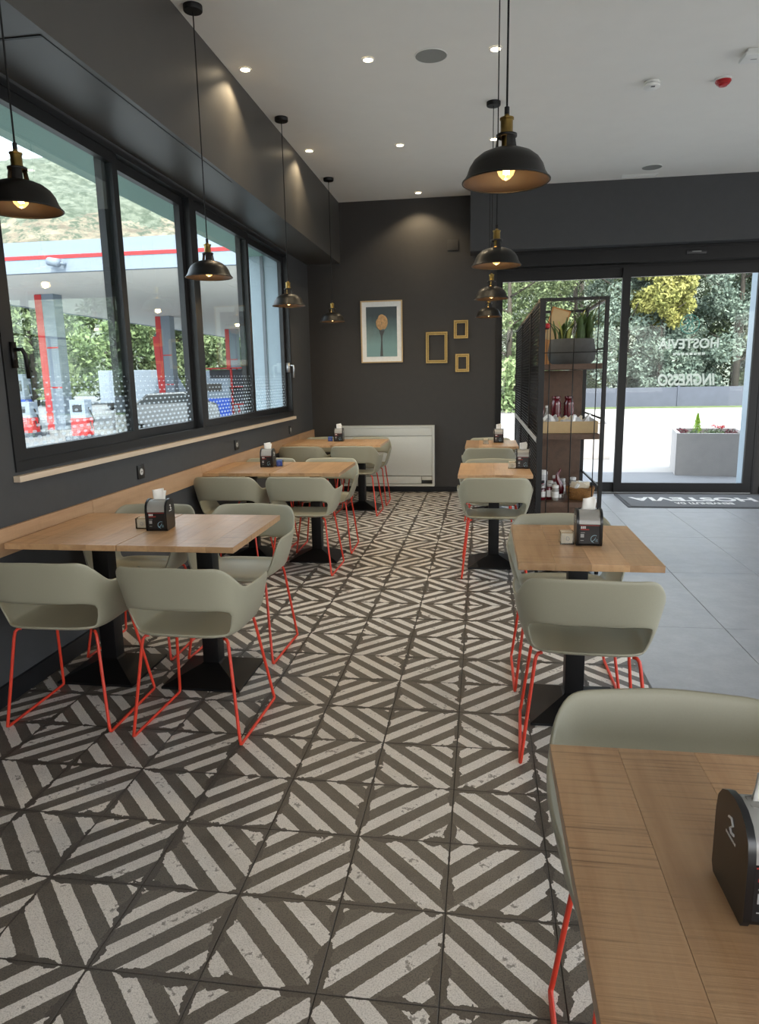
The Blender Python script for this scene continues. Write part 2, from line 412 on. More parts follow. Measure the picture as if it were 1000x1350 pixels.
def thing(name, label, cat, loc=(0,0,0), rz=0, group=None):
    o = bpy.data.objects.new(name, None); COL.objects.link(o); o.empty_display_size = .1
    o.location = loc; o.rotation_euler = (0, 0, rz)
    return tag(o, label, cat, group)
def struct(o, label=None):
    o['kind'] = 'structure'
    if label: o['label'] = label
    return o
def copy_tree(o, parent=None, link_name=None):
    c = o.copy(); COL.objects.link(c); c.parent = parent
    for ch in list(o.children): copy_tree(ch, c)
    return c
def bake(o):
    dg = bpy.context.evaluated_depsgraph_get()
    me = bpy.data.meshes.new_from_object(o.evaluated_get(dg))
    o.modifiers.clear(); o.data = me
    return o
def text_mesh(s, size, mat, offset=0, depth=.001, spacing=1.0, shear=0):
    cu = bpy.data.curves.new('lettering', 'FONT'); cu.body = s; cu.size = size; cu.align_x = 'CENTER'; cu.align_y = 'CENTER'
    cu.extrude = depth; cu.offset = offset; cu.space_character = spacing; cu.shear = shear
    t = bpy.data.objects.new('lettering', cu); COL.objects.link(t)
    bpy.context.view_layer.update()
    dg = bpy.context.evaluated_depsgraph_get()
    me = bpy.data.meshes.new_from_object(t.evaluated_get(dg))
    bpy.data.objects.remove(t); bpy.data.curves.remove(cu)
    me.materials.clear(); me.materials.append(M[mat])
    return me

# ------------------------------------------------------------------ room dimensions
XL, XR, YB, YF, ZC = -2.20, 6.5, 9.0, -3.5, 3.60      # left wall, right wall, back wall, wall behind the camera, ceiling
XS, ZS = -1.775, 2.88                                  # left soffit face and underside
WY0, WY1, WYM, WZ0, WZ1 = 3.02, 8.05, 5.36, 1.06, 2.86 # window band
XO = -2.68                                             # outside face of the left wall
T = 0.30; TX, TY = -0.0886, 1.7095                     # tile module and origin
XG = TX + 3*T                                          # edge between striped and grey floor

# ------------------------------------------------------------------ floor and tiles
floor = struct(boxes('floor', 'grout', None, (XO, XR, YF, YB+.15, -.20, -.004)), 'floor of striped cement tiles beside grey porcelain slabs')
def tile_mesh(fu, fv):
    bm = bmesh.new(); g = .0007; h = T/2-g; bv = .0012
    lo = [bm.verts.new((sx*h, sy*h, -.010)) for sx, sy in ((-1,-1),(1,-1),(1,1),(-1,1))]
    mid = [bm.verts.new((sx*h, sy*h, -bv)) for sx, sy in ((-1,-1),(1,-1),(1,1),(-1,1))]
    top = [bm.verts.new((sx*(h-bv), sy*(h-bv), 0)) for sx, sy in ((-1,-1),(1,-1),(1,1),(-1,1))]
    for A, B in ((lo, mid), (mid, top)):
        for k in range(4): bm.faces.new((A[k], A[(k+1)%4], B[(k+1)%4], B[k]))
    bm.faces.new(top)
    uvl = bm.loops.layers.uv.new('UVMap')
    for f in bm.faces:
        for l in f.loops:
            u, v = l.vert.co.x/T+.5, l.vert.co.y/T+.5
            l[uvl].uv = (1-u if fu else u, 1-v if fv else v)
    me = bpy.data.meshes.new('tile'); bm.to_mesh(me); bm.free(); me.materials.append(M['tile']); return me
tile_me = [[tile_mesh(a, b) for b in (0, 1)] for a in (0, 1)]
C0 = -8
rows_all = list(range(-18, 25)); rest = []
n_t = 0
for r in rows_all:
    for c in range(C0, 3):
        x, y = TX + (c+.5)*T, TY + (r+.5)*T
        if x < XL - .16 or y > YB + .2: continue
        par = (c % 2, (r+1) % 2)
        if r >= -2 and n_t < 300:
            o = link('tile', tile_me[par[0]][par[1]], floor, (x, y, random.uniform(-.0008, .0004))); n_t += 1
        else: rest.append((x, y, par))
if rest:
    bm = bmesh.new(); uvl = bm.loops.layers.uv.new('UVMap'); h = T/2-.0016
    for x, y, par in rest:
        vv = [bm.verts.new((x+sx*h, y+sy*h, 0)) for sx, sy in ((-1,-1),(1,-1),(1,1),(-1,1))]
        f = bm.faces.new(vv)
        for l, (u, v) in zip(f.loops, ((0,0),(1,0),(1,1),(0,1))): l[uvl].uv = (1-u if par[0] else u, 1-v if par[1] else v)
    o = obj('tile_field', bm, 'tile', floor); o['kind'] = 'stuff'
bm = bmesh.new(); box(bm, -.2985, .2985, -.5985, .5985, -.012, 0)
slab_me = mesh_of('floor_slab', bm, False, .0015, 1, 'grey_tile')
for i in range(10):
    for j in range(11):
        x = XG + .31 + i*.60; y = 4.11 + .61 + (j-7)*1.20 - .01
        if x - .3 > XR or y - .6 > YB + .05: continue
        link('floor_slab', slab_me, floor, (x - .01, y, 0))
boxes('floor_strip', 'grey_tile', floor, (XG+.0005, XG+.0016, YF, YB, -.01, 0))

# ------------------------------------------------------------------ walls, ceiling, soffits
wl_ = struct(boxes('wall_left', 'wall', None,
    (XO, XL, YF-.2, WY0, -.2, ZC+.25), (XO, XL, WY1, YB+.2, -.2, ZC+.25),
    (XO, XL, WY0, WY1, -.2, WZ0), (XO, XL, WY0, WY1, WZ1, ZC+.25)), 'charcoal painted wall with the long window')
boxes('soffit', 'soffit', wl_, (XL, XS, YF, YB, ZS, ZC))
boxes('soffit_joint', 'black_metal', wl_, (XL, XS-.03, 2.95, 2.965, ZS-.004, ZS+.01))
boxes('soffit_edge_joint', 'black_metal', wl_, (XS-.034, XS-.030, 2.95, 5.2, ZS-.0025, ZS+.01))
DX0, DX1, DZ1 = .16, 3.27, 2.74        # door opening
struct(boxes('wall_back', 'wall_warm', None, (XO, DX0, YB, YB+.2, -.2, ZC+.25), (DX1, XR+.2, YB, YB+.2, -.2, ZC+.25),
    (DX0, DX1, YB, YB+.2, DZ1, ZC+.25)), 'dark taupe end wall with pictures')
struct(boxes('wall_back_bulkhead', 'wall', None, (-.157, XR, 8.675, YB, ZS+.03, ZC)), 'dark bulkhead above the sliding doors')
struct(boxes('wall_right', 'wall', None, (XR, XR+.2, YF-.2, YB+.2, -.2, .35), (XR, XR+.2, YF-.2, YB+.2, 2.95, ZC+.25),
    (XR, XR+.2, YF-.2, -2.6, .35, 2.95), (XR, XR+.2, 7.6, YB+.2, .35, 2.95)))  # out of view; the wide bare opening is added to let daylight in
struct(boxes('wall_front', 'wall', None, (XO, XR+.2, YF-.2, YF, -.2, .9), (XO, XR+.2, YF-.2, YF, 2.8, ZC+.25),
    (XO, -.8, YF-.2, YF, .9, 2.8), (5.2, XR+.2, YF-.2, YF, .9, 2.8)))  # unseen wall, its unglazed opening added to light the room from behind
struct(boxes('ceiling', 'ceiling', None, (XO, XR+.2, YF-.2, YB+.2, ZC, ZC+.3)), 'smooth white ceiling')
struct(boxes('baseboard_back', 'frame', None, (XL+.012, DX0-.01, YB-.014, YB-.0005, 0, .07)), 'dark skirting along the end wall')
struct(boxes('baseboard_left', 'frame', None, (XL+.0005, XL+.014, YF, YB-.015, 0, .085), (XL+.0005, XL+.018, YF, YB-.015, .085, .095)), 'dark skirting along the window wall')
struct(boxes('baseboard_right', 'frame', None, (DX1+.08, XR, YB-.014, YB-.0005, 0, .09)))
# pale reveal lining of the deep window opening
struct(boxes('trim_1', 'reveal', None, (XO-.02, -2.30, WY1-.012, WY1-.0005, WZ0, WZ1-.012), (XO-.02, -2.30, WY0+.0005, WY0+.012, WZ0, WZ1-.012),
    (XO-.05, -2.30, WY0, WY1, WZ0+.0005, WZ0+.02)), 'pale rendered reveal around the window')
struct(boxes('trim_9', 'head_lining', None, (XO-.02, -2.30, WY0+.0005, WY1-.0005, WZ1-.0118, WZ1-.0005)), 'pale green lining over the window opening')
struct(boxes('trim_2', 'frame_out', None, (-2.51, -2.475, WY1-.03, WY1-.0125, WZ0+.021, WZ1-.013)), 'grey shutter guide on the window reveal')
# oak rail along the left wall at table height, butt-jointed boards
rail = bpy.data.objects.new('trim_3', None); COL.objects.link(rail); struct(rail, 'oak wall rail behind the window tables')
ys = [-.9, .6, 2.15, 3.62, 5.2, 6.75, 8.2, YB-.002]
for a, b in zip(ys, ys[1:]):
    bm = bmesh.new(); box(bm, 0, .02, 0, b-a-.003, 0, .128)
    obj('board', bm, 'wood_rail', rail, False, .002, (XL+.0006, a, .692))

# ------------------------------------------------------------------ windows
def sash(parent, y0, y1, xc, side, handle=None, hmat='black_metal', film=True):
    """a sliding sash: y0..y1 outer size, profile 70 mm, in track xc"""
    z0, z1, s, d = WZ0+.035, WZ1-.035, .062, .022
    bm = bmesh.new()
    box(bm, xc-d, xc+d, y0, y0+s, z0, z1); box(bm, xc-d, xc+d, y1-s, y1, z0, z1)
    box(bm, xc-d, xc+d, y0+s, y1-s, z0, z0+s+.008); box(bm, xc-d, xc+d, y0+s, y1-s, z1-s, z1)
    f = obj('sash', bm, 'frame', parent, False, 0)
    boxes('pane', 'window_glass', f, (xc-.003, xc+.003, y0+s-.005, y1-s+.005, z0+s, z1-s+.005))
    if film:
        bm = bmesh.new(); vv = [bm.verts.new(p) for p in ((0,0,0),(0,y1-y0-2*s,0),(0,y1-y0-2*s,.36),(0,0,.36))]; bm.faces.new(vv)
        obj('dotted_film', bm, 'dots', f, loc=(xc+.0045, y0+s, z0+s+.008))
    if handle:
        bm = bmesh.new(); box(bm, xc+d, xc+d+.012, handle-.016, handle+.016, 1.55, 1.67)
        tube(bm, [(xc+d+.01, handle, 1.635), (xc+d+.05, handle, 1.635), (xc+d+.056, handle+.012, 1.61), (xc+d+.056, handle+.02, 1.50)], .010, 8)
        obj('handle', bm, hmat, f, True)
def window(name, y0, y1, ym, h0, h1, label, hm1):
    w = bpy.data.objects.new(name, None); COL.objects.link(w); struct(w, label)
    fx0, fx1 = -2.295, -2.192
    boxes('window_frame', 'frame', w, (fx0, fx1, y0+.0006, y0+.04, WZ0+.0006, WZ1-.0006), (fx0, fx1, y1-.04, y1-.0006, WZ0+.0006, WZ1-.0006),
          (fx0, fx1, y0+.04, y1-.04, WZ0+.0006, WZ0+.035), (fx0, fx1, y0+.04, y1-.04, WZ1-.035, WZ1-.0006),
          (fx1-.01, fx1, y0+.04, y1-.04, WZ0+.035, WZ0+.05))
    sash(w, y0+.04, ym+.035, -2.222, 1, h0)
    sash(w, ym-.07, y1-.04, -2.268, -1, None)
    if h1:
        f = [c for c in w.children if c.name.startswith('sash')][1]
        bm = bmesh.new(); xh = -2.245
        box(bm, xh, xh+.05, y1-.085, y1-.055, 1.55, 1.66)
        tube(bm, [(xh+.04, y1-.07, 1.63), (xh+.09, y1-.07, 1.63), (xh+.096, y1-.07, 1.60), (xh+.09, y1-.07, 1.49)], .010, 8)
        obj('handle', bm, hm1, f, True)
window('window_1', WY0, WYM, 4.235, 3.07+.03, None, 'nearer sliding window towards the filling station', 'black_metal')
window('window_2', WYM, WY1, 6.66, None, True, 'farther sliding window with a pale handle', 'steel')
sill = boxes('trim_4', 'wood_sill', None, (-2.1995, -2.165, 3.0, 8.06, 1.015, 1.045), bevel=.002)
struct(sill, 'pale stone sill under the windows')

# ------------------------------------------------------------------ door front
def leaf(name, x0, x1, y, st, label, write=False):
    d = bpy.data.objects.new(name, None); COL.objects.link(d); struct(d, label)
    z1 = 2.70
    boxes('door_frame', 'black_metal', d, (x0, x0+st, y-.025, y+.025, .012, z1), (x1-st, x1, y-.025, y+.025, .012, z1),
          (x0+st, x1-st, y-.025, y+.025, .012, .125), (x0+st, x1-st, y-.025, y+.025, 2.59, z1))
    boxes('pane', 'door_glass', d, (x0+st-.005, x1-st+.005, y-.004, y+.004, .12, 2.595))
    return d
door1 = leaf('door_1', .205, 1.72, 9.055, .03, 'fixed glazed door leaf behind the shelf unit')
boxes('roller_bar', 'white', door1, (.24, 1.69, 9.09, 9.12, 2.62, 2.655))
door2 = leaf('door_2', 1.635, 3.245, 9.0, .092, 'sliding glass entrance door with mirrored lettering')
struct(boxes('door_3', 'black_metal', None, (DX0+.0006, .205, YB-.01, YB+.12, 0, DZ1-.001), (3.246, DX1-.0006, YB-.03, YB+.12, 0, DZ1-.001),
      (.205, 3.246, YB+.03, YB+.12, 2.701, DZ1-.001)), 'black jambs of the entrance opening')
hd = struct(boxes('trim_5', 'black_metal', None, (.0, XR-.01, 8.86, YB-.0008, 2.74, 2.905), (.0, XR-.01, 8.845, 8.862, 2.885, 2.905)), 'black sliding door operator casing')
bm = bmesh.new(); box(bm, 2.30, 2.52, 8.835, 8.8595, 2.80, 2.845); obj('motion_sensor', bm, 'disp_black', hd, True, .008)
boxes('sensor_lens', 'print_grey', hd, (2.36, 2.46, 8.832, 8.8355, 2.822, 2.832))
struct(boxes('trim_6', 'steel', None, (.205, 3.246, 8.965, 9.11, .0005, .011)), 'metal door threshold')
# vinyl lettering on the glass, readable from outside
def on_glass(s, size, x, z, mat, off, sp=1.0, shear=0, sx=1.0):
    o = link('lettering', text_mesh(s, size, mat, off, .0006, sp, shear), door2, (x, 9.0052, z))
    o.rotation_euler = (PI/2, 0, PI); xs_ = [v_.co.x for v_ in o.data.vertices]; o.scale = (sx/(max(xs_)-min(xs_)), 1, 1); return o
on_glass('HOSTEVIA', .155, 2.435, 1.80, 'vinyl', .004, 1.0, 0, .685)
on_glass('INGRESSO', .185, 2.435, 1.375, 'vinyl', .006, 1.0, .15, .655)
boxes('small_print', 'vinyl', door2, *[(2.26+i*.047, 2.26+i*.047+.034, 9.0044, 9.0056, 1.672, 1.70) for i in range(8)])
bm = bmesh.new(); tube(bm, [(2.43+.107*math.cos(a*PI/18), 9.0052, 2.03+.107*math.sin(a*PI/18)) for a in range(36)], .0055, 6, True)
for pts in ([(-.085,-.05),(-.02,.0),(.03,.03),(.085,.055)], [(-.03,-.07),(-.015,-.02),(.0,.03),(-.03,.07)], [(.03,-.07),(.05,-.02),(.02,.02),(.03,.08)], [(-.07,.02),(-.02,.045),(.01,-.03)]):
    tube(bm, [(2.43+a, 9.0052, 2.03+b) for a, b in pts], .006, 6)
obj('round_emblem', bm, 'vinyl_teal', door2)

# door mat
mat_ = thing('door_mat', 'grey door mat with white lettering inside the sliding door', 'mat', (2.86, 8.40, 0))
boxes('mat_border', 'mat_edge', mat_, (-1.24, 1.24, -.44, .44, .0005, .008))
boxes('mat_pile', 'mat_grey', mat_, (-1.20, 1.20, -.405, .405, .008, .013))
def mat_text(s_, size, x, y, w, off):
    o = link('lettering', text_mesh(s_, size, 'print_white', off, .0008), mat_, (x, y, .0145)); o.rotation_euler = (0, 0, PI)
    xs_ = [v_.co.x for v_ in o.data.vertices]; o.scale = (w/(max(xs_)-min(xs_)), 1, 1)
mat_text('HOSTEVIA', .32, -.42, .07, 1.38, .010)
mat_text('BENVENUTI', .15, -.295, -.20, .47, .003)
mat_text('DA', .15, -.625, -.20, .11, .003)

# ------------------------------------------------------------------ chairs
def make_chair():
    root = thing('armchair', 'sage plastic armchair', 'chair')
    bm = bmesh.new(); N = 80
    def foot(ph):        # ph measured from the back (-y); returns unit-ish outline of the seat edge
        dx, dy = math.sin(ph), -math.cos(ph)
        a = .212; b = .205 if dy < 0 else .215; n = 4.6 if dy < 0 else 3.6
        r = (abs(dx/a)**n + abs(dy/b)**n)**(-1/n)
        return Vector((dx*r, dy*r, 0))
    def sm(t): t = max(0, min(1, t)); return t*t*(3-2*t)
    def rim(ph):
        d = abs(math.degrees(ph))
        if d < 112:
            z = .772 - .004*sm(d/30) - .106*sm((d-36)/27)
            return z
        return .455 + (.655-.455)*(1-sm((d-112)/20))
    rings = []
    c = bm.verts.new((0, 0, .447))
    for fr, z in ((.35, .447), (.7, .449), (.9, .453), (1.0, .461)):
        rings.append([bm.verts.new(foot(2*PI*k/N)*fr + Vector((0, 0, z if not (fr == 1.0 and abs(((k*360/N)+180) % 360-180) > 134) else .452))) for k in range(N)])
    LEV = [.470, .582, .62, .66, .70, .74, .772]
    for L in LEV:
        ring = []
        for k in range(N):
            ph = 2*PI*k/N
            if ph > PI: ph -= 2*PI
            s = (L-.461)/(.772-.461); H = rim(ph)
            z = .461 + (max(H, .4615)-.461)*s
            hh = (z-.461)
            p = foot(ph); d = abs(math.degrees(ph))
            back = max(0, math.cos(ph))
            fl = .03*min(1, hh/.02)**.7*(.6) + hh*(.22*back + 235e-3*(1-back))
            if d > 134: fl = .004*s
            p = p + p.normalized()*fl + Vector((0, 0, z))
            if d > 134: p.z = .452 - .006*s
            ring.append(bm.verts.new(p))
        rings.append(ring)
    for k in range(N): bm.faces.new((c, rings[0][k], rings[0][(k+1) % N]))
    slot_ring = 4      # faces between LEV[0] and LEV[1]
    for i, (A, B) in enumerate(zip(rings, rings[1:])):
        for k in range(N):
            mid = (k+.5)*360/N; mid = mid if mid < 180 else mid-360
            if i == slot_ring and abs(mid) < 51: continue
            bm.faces.new((A[k], A[(k+1) % N], B[(k+1) % N], B[k]))
    bmesh.ops.recalc_face_normals(bm, faces=bm.faces)
    sh = link('shell', mesh_of('shell', bm, True, 0, 2, 'shell'), root)
    so = sh.modifiers.new('s', 'SOLIDIFY'); so.thickness = .010; so.offset = 0
    sb = sh.modifiers.new('b', 'SUBSURF'); sb.levels = 1; sb.render_levels = 1
    bpy.context.view_layer.update(); bake(sh)
    for p in sh.data.polygons: p.use_smooth = True
    for s in (-1, 1):
        bm = bmesh.new()
        path = [(s*.165, -.148, .4370), (s*.178, -.156, .4360), (s*.186, -.162, .426), (s*.191, -.167, .40), (s*.234, -.214, .03), (s*.237, -.216, .012), (s*.2375, -.205, .0072),
                (s*.2375, .205, .0072), (s*.237, .216, .012), (s*.234, .214, .03), (s*.191, .142, .40), (s*.186, .138, .426), (s*.178, .134, .4360), (s*.165, .128, .4370)]
        tube(bm, path, .0068, 10)
        obj('sled_leg', bm, 'red', root, True)
    for y in (-.06, .06):
        bm = bmesh.new(); tube(bm, [(-.11, y, .4375), (.11, y, .4375)], .004, 8); obj('cross_bar', bm, 'red', root, True)
    return root
chair0 = make_chair()
CHAIRS = [
 # x, y, facing(0 = away from the viewer), wobble, label
 (-1.80, 2.765, 0, .02, 'sage armchair nearest the viewer by the wall, back turned, dim olive in shade'),
 (-1.195, 2.735, 0, -.03, 'sage armchair nearest the viewer at the aisle end of the front window table'),
 (-1.875, 3.53, PI, .02, 'sage armchair by the wall behind the front window table, mostly hidden by its dispenser'),
 (-1.302, 3.555, PI, -.04, 'sage armchair facing the viewer at the aisle corner of the front window table'),
 (-1.918, 5.21, 0, .01, 'olive shaded armchair by the wall on the near side of the middle window table'),
 (-1.348, 5.21, 0, -.02, 'sage armchair with back turned at the aisle before the middle window table'),
 (-1.905, 5.89, PI, 0, 'armchair behind the middle window table by the wall, only its rim showing'),
 (-1.335, 5.88, PI, .03, 'armchair facing the viewer at the aisle corner of the middle window table'),
 (-1.917, 7.50, 0, 0, 'olive shaded armchair by the wall on the near side of the farthest window table'),
 (-1.348, 7.525, 0, -.02, 'armchair with back turned at the aisle on the near side of the farthest window table'),
 (-1.908, 8.14, PI, 0, 'armchair by the wall behind the farthest window table, before the white heater'),
 (-1.336, 8.14, PI, .02, 'armchair facing the viewer at the aisle end of the farthest window table'),
 (.414, 1.262, PI, .0, 'sage armchair pushed under the table nearest the viewer, its backrest rising beyond the top'),
 (.405, 2.705, 0, -.05, 'sage armchair with broad back turned, between the nearest table and the one behind it'),
 (.402, 3.345, PI, 0, 'sage armchair on the far side of the second right-hand table, before the shelf unit'),
 (.098, 5.205, 0, .0, 'sage armchair with back turned before the third right-hand table, left of the shelf unit'),
 (.092, 5.80, PI, 0, 'armchair on the far side of the third right-hand table, only its top rim showing'),
 (.07, 7.29, 0, 0, 'armchair on the near side of the farthest right-hand table, left of the mesh screen'),
 (.095, 7.92, PI, 0, 'armchair behind the farthest right-hand table by the doorway'),
]
for i, (x, y, rz, wob, lab) in enumerate(CHAIRS):
    o = chair0 if i == 0 else copy_tree(chair0)
    o.location = (x, y, 0); o.rotation_euler = (0, 0, rz+wob); o['label'] = lab; o['group'] = 'sage armchairs with red sled legs'

# ------------------------------------------------------------------ tables
TW, TD, TZ, TT = .543, .725, .76, .027
def make_table():
    root = thing('cafe_table', 'oak table', 'table')
    w = [0, .128, .268, .402, TW]
    for a, b in zip(w, w[1:]):
        bm = bmesh.new(); box(bm, -(b-a)/2+.0002, (b-a)/2-.0002, -TD/2, TD/2, -TT, 0)
        obj('plank', bm, 'wood', root, False, .0009, (-TW/2+(a+b)/2, 0, TZ))
    boxes('mounting_plate', 'black_metal', root, (-.16, .16, -.16, .16, TZ-TT-.008, TZ-TT-.0003))
    bm = bmesh.new(); box(bm, -.041, .041, -.041, .041, .05, TZ-TT-.0085); obj('column', bm, 'black_metal', root, True, .004)
    bm = bmesh.new(); s = .198
    pr = [(s, .001), (s, .012), (.05, .075), (.041, .082)]
    rg = [[bm.verts.new((sx*a, sy*a, z)) for sx, sy in ((-1,-1),(1,-1),(1,1),(-1,1))] for a, z in pr]
    for A, B in zip(rg, rg[1:]):
        for k in range(4): bm.faces.new((A[k], A[(k+1)%4], B[(k+1)%4], B[k]))
    bm.faces.new(rg[0][::-1]); bm.faces.new(rg[-1])
    obj('base', bm, 'black_metal', root)
    return root
table0 = make_table()
TABLES = [
 (-1.887, 3.19, 'oak table against the wall, half of the front pair under the window'),
 (-1.338, 3.19, 'oak table on the aisle side of the front pair, beside the napkin dispenser'),
 (-1.902, 5.565, 'oak table against the wall in the middle pair by the window'),
 (-1.353, 5.565, 'oak table on the aisle side of the middle pair by the window'),
 (-1.907, 7.83, 'oak table against the wall in the farthest pair, before the heater'),
 (-1.358, 7.83, 'oak table on the aisle side of the farthest pair, before the heater'),
 (.409, .932, 'large looking oak table nearest the viewer, cut by the lower right corner'),
 (.415, 3.02, 'oak table second from the viewer on the right, with dispenser and sachet cube'),
 (.098, 5.48, 'oak table third from the viewer on the right, touching the shelf unit'),
 (.10, 7.59, 'farthest oak table on the right, beside the mesh screen'),
]
for i, (x, y, lab) in enumerate(TABLES):
    o = table0 if i == 0 else copy_tree(table0)
    o.location = (x, y, 0); o.rotation_euler = (0, 0, 0 if i % 2 == 0 else PI); o['label'] = lab; o['group'] = 'oak cafe tables on black pedestals'

# ------------------------------------------------------------------ napkin dispensers
def make_dispenser():
    root = thing('napkin_dispenser', 'black napkin dispenser', 'dispenser')
    W, D, H = .053, .059, .156
    def prof(d, h, b=.004):
        pts = [(-d*.88, b), (d*.88, b), (d, b+.012), (d*1.0, h*.62)]
        for k in range(9):
            a = k/8*PI
            pts.append((d*math.cos(a)*1.0, h*.66 + (h*.34)*math.sin(a)**.85))
        pts += [(-d, h*.62), (-d, b+.012)]
        out = []
        for p in pts:
            if not out or (abs(p[0]-out[-1][0])+abs(p[1]-out[-1][1])) > .0005: out.append(p)
        return out
    for s in (-1, 1):
        bm = bmesh.new(); prism(bm, prof(D, H), 'x', s*W, s*(W-.010)); sp = obj('side_panel', bm, 'disp_black', root, 'auto')
        # side logo: a white squiggle over a line of tiny print
        bm = bmesh.new(); x = s*(W+.0004)
        tube(bm, [(x, .010*s*-1, .121), (x, .000, .124), (x, .006*s, .117), (x, -.003*s, .109), (x, .002*s, .104), (x, .011*s, .106)], .0019, 6)
        for k in range(7): box(bm, x-.0003, x+.0003, -.017+k*.005, -.017+k*.005+.0036, .094, .0975)
        obj('side_logo', bm, 'print_white', root)
    bm = bmesh.new(); prism(bm, prof(D*.90, H*.93, .002), 'x', -W+.010, W-.010); obj('body', bm, 'disp_black', root, 'auto')
    # curved smoky top
    bm = bmesh.new()
    arc = [(D*.94*math.cos(a), H*.62+H*.345*max(0, math.sin(a))**.85) for a in [PI*k/12 for k in range(13)]]
    inner = [(p[0]*.93, H*.62+(p[1]-H*.62)*.93) for p in arc[::-1]]
    prism(bm, arc+inner, 'x', -W+.0102, W-.0102); obj('top_cover', bm, 'disp_grey', root, 'auto')
    yf = -D*.90-.0016
    boxes('front_card', 'disp_black', root, (-W+.012, W-.012, yf, yf+.0014, .014, .094))
    boxes('card_header', 'print_red', root, (-W+.013, W-.013, yf-.0004, yf, .0905, .0930), (-W+.016, -.002, yf-.0004, yf, .072, .0765))
    boxes('card_print', 'print_white', root, *[(-W+.017+k*.0072, -W+.017+k*.0072+.0056, yf-.0005, yf, z, z+.0036) for z in (.0840, .0788) for k in range(3)])
    boxes('card_picture', 'print_grey', root, (-W+.017, -W+.031, yf-.0004, yf, .040, .055), (-W+.017, -W+.034, yf-.0004, yf, .060, .062), (-W+.017, -W+.030, yf-.0004, yf, .026, .028))
    bm = bmesh.new(); cx, cz = .022, .034
    tube(bm, [(cx+.016*math.cos(a), yf-.0005, cz+.016*math.sin(a)) for a in [PI*(.35+k*.11) for k in range(11)]], .0008, 5)
    tube(bm, [(cx-.012, yf-.0005, cz-.012), (cx-.002, yf-.0005, cz-.004), (cx+.004, yf-.0005, cz+.008), (cx+.003, yf-.0005, cz-.012), (cx+.010, yf-.0005, cz), (cx+.009, yf-.0005, cz-.012)], .0009, 5)
    obj('card_emblem', bm, 'print_blue', root)
    # napkin: folded sheet rising out of the slot
    bm = bmesh.new(); nx, nz = 9, 7
    for lay in (0, 1):
        g = [[None]*nz for _ in range(nx)]
        for i in range(nx):
            for j in range(nz):
                u = i/(nx-1)-.5; v = j/(nz-1)
                x = u*(.056-.004*v) + .006*v*lay
                y = .004 + lay*.006 + .010*math.sin(u*5+lay)*v + .014*v*v*(1 if lay else -.4)
                z = H*.95 + v*(.054 - .014*lay + .006*u)
                g[i][j] = bm.verts.new((x, y, z))
        for i in range(nx-1):
            for j in range(nz-1): bm.faces.new((g[i][j], g[i+1][j], g[i+1][j+1], g[i][j+1]))
    nap = obj('napkin', bm, 'paper', root, True)
    so = nap.modifiers.new('s', 'SOLIDIFY'); so.thickness = .0012; bpy.context.view_layer.update(); bake(nap)
    bm = bmesh.new(); box(bm, -.034, .034, -.012, .016, H*.938, H*.962); obj('slot_collar', bm, 'disp_grey', root, True, .004)
    return root
disp0 = make_dispenser()
DISP = [
 (-1.563, 3.178, .10, 'black napkin dispenser on the front pair of window tables'),
 (-1.765, 5.61, .05, 'black napkin dispenser with upright napkin on the middle window tables'),
 (-1.635, 7.94, .05, 'black napkin dispenser on the farthest window tables before the heater'),
 (.392, .905, .02, 'large looking black napkin dispenser at the right edge on the nearest table'),
 (.452, 3.012, -.02, 'black napkin dispenser beside the sachet cube on the second right-hand table'),
 (.318, 5.53, -.05, 'black napkin dispenser against the shelf post on the third right-hand table'),
 (.178, 7.69, .0, 'black napkin dispenser on the farthest right-hand table by the doorway'),
]
for i, (x, y, rz, lab) in enumerate(DISP):
    o = disp0 if i == 0 else copy_tree(disp0)
    o.location = (x, y, TZ-.003); o.rotation_euler = (0, 0, rz); o['label'] = lab; o['group'] = 'napkin dispensers on the tables'

# ------------------------------------------------------------------ sachet cubes
def make_cube(mats):
    root = thing('sachet_box', 'clear sachet box', 'sachet box')
    w, h, t = .029, .052, .002
    boxes('acrylic_box', 'acrylic', root, (-w, w, -w, w, .0008, .003), (-w, w, -w, -w+t, .003, h), (-w, w, w-t, w, .003, h), (-w, -w+t, -w+t, w-t, .003, h), (w-t, w, -w+t, w-t, .003, h))
    for k in range(6):
        bm = bmesh.new(); y = -.021+k*.0084
        box(bm, -.023, .023, y-.0028, y+.0028, .0045, .047+.006*((k*7) % 3)/2)
        obj('sachet', bm, mats[k % len(mats)], root, True, .0018)
    bm = bmesh.new()
    tube(bm, [(-.004, -w-.0004, .020), (.006, -w-.0004, .018), (.009, -w-.0004, .026), (.004, -w-.0004, .034), (-.004, -w-.0004, .034), (-.004, -w-.0004, .020)], .0012, 5)
    obj('box_print', bm, 'print_grey', root)
    return root
cA = make_cube(['cream', 'kraft', 'cream']); cB = make_cube(['blue', 'print_blue', 'blue'])
CUBES = [(cA, .363, 3.008, .03, 'clear cube of cream sachets in front of the shelf, on the second right-hand table'),
 (cA, -1.665, 3.20, .1, 'clear cube of brown sachets left of the front window dispenser'),
 (cA, .233, 5.515, 0, 'small sachet cube on the third right-hand table, left of its dispenser'),
 (cA, .04, 7.52, 0, 'small sachet cube on the farthest right-hand table'),
 (cB, -1.672, 5.63, .1, 'blue sachet box right of the dispenser on the middle window tables'),
 (cB, -1.735, 7.93, .1, 'blue sachet box left of the dispenser on the farthest window tables')]
seen = set()
for src, x, y, rz, lab in CUBES:
    o = src if src.name not in seen else copy_tree(src); seen.add(src.name)
    o.location = (x, y, TZ); o.rotation_euler = (0, 0, rz); o['label'] = lab; o['group'] = 'sachet boxes on the tables'

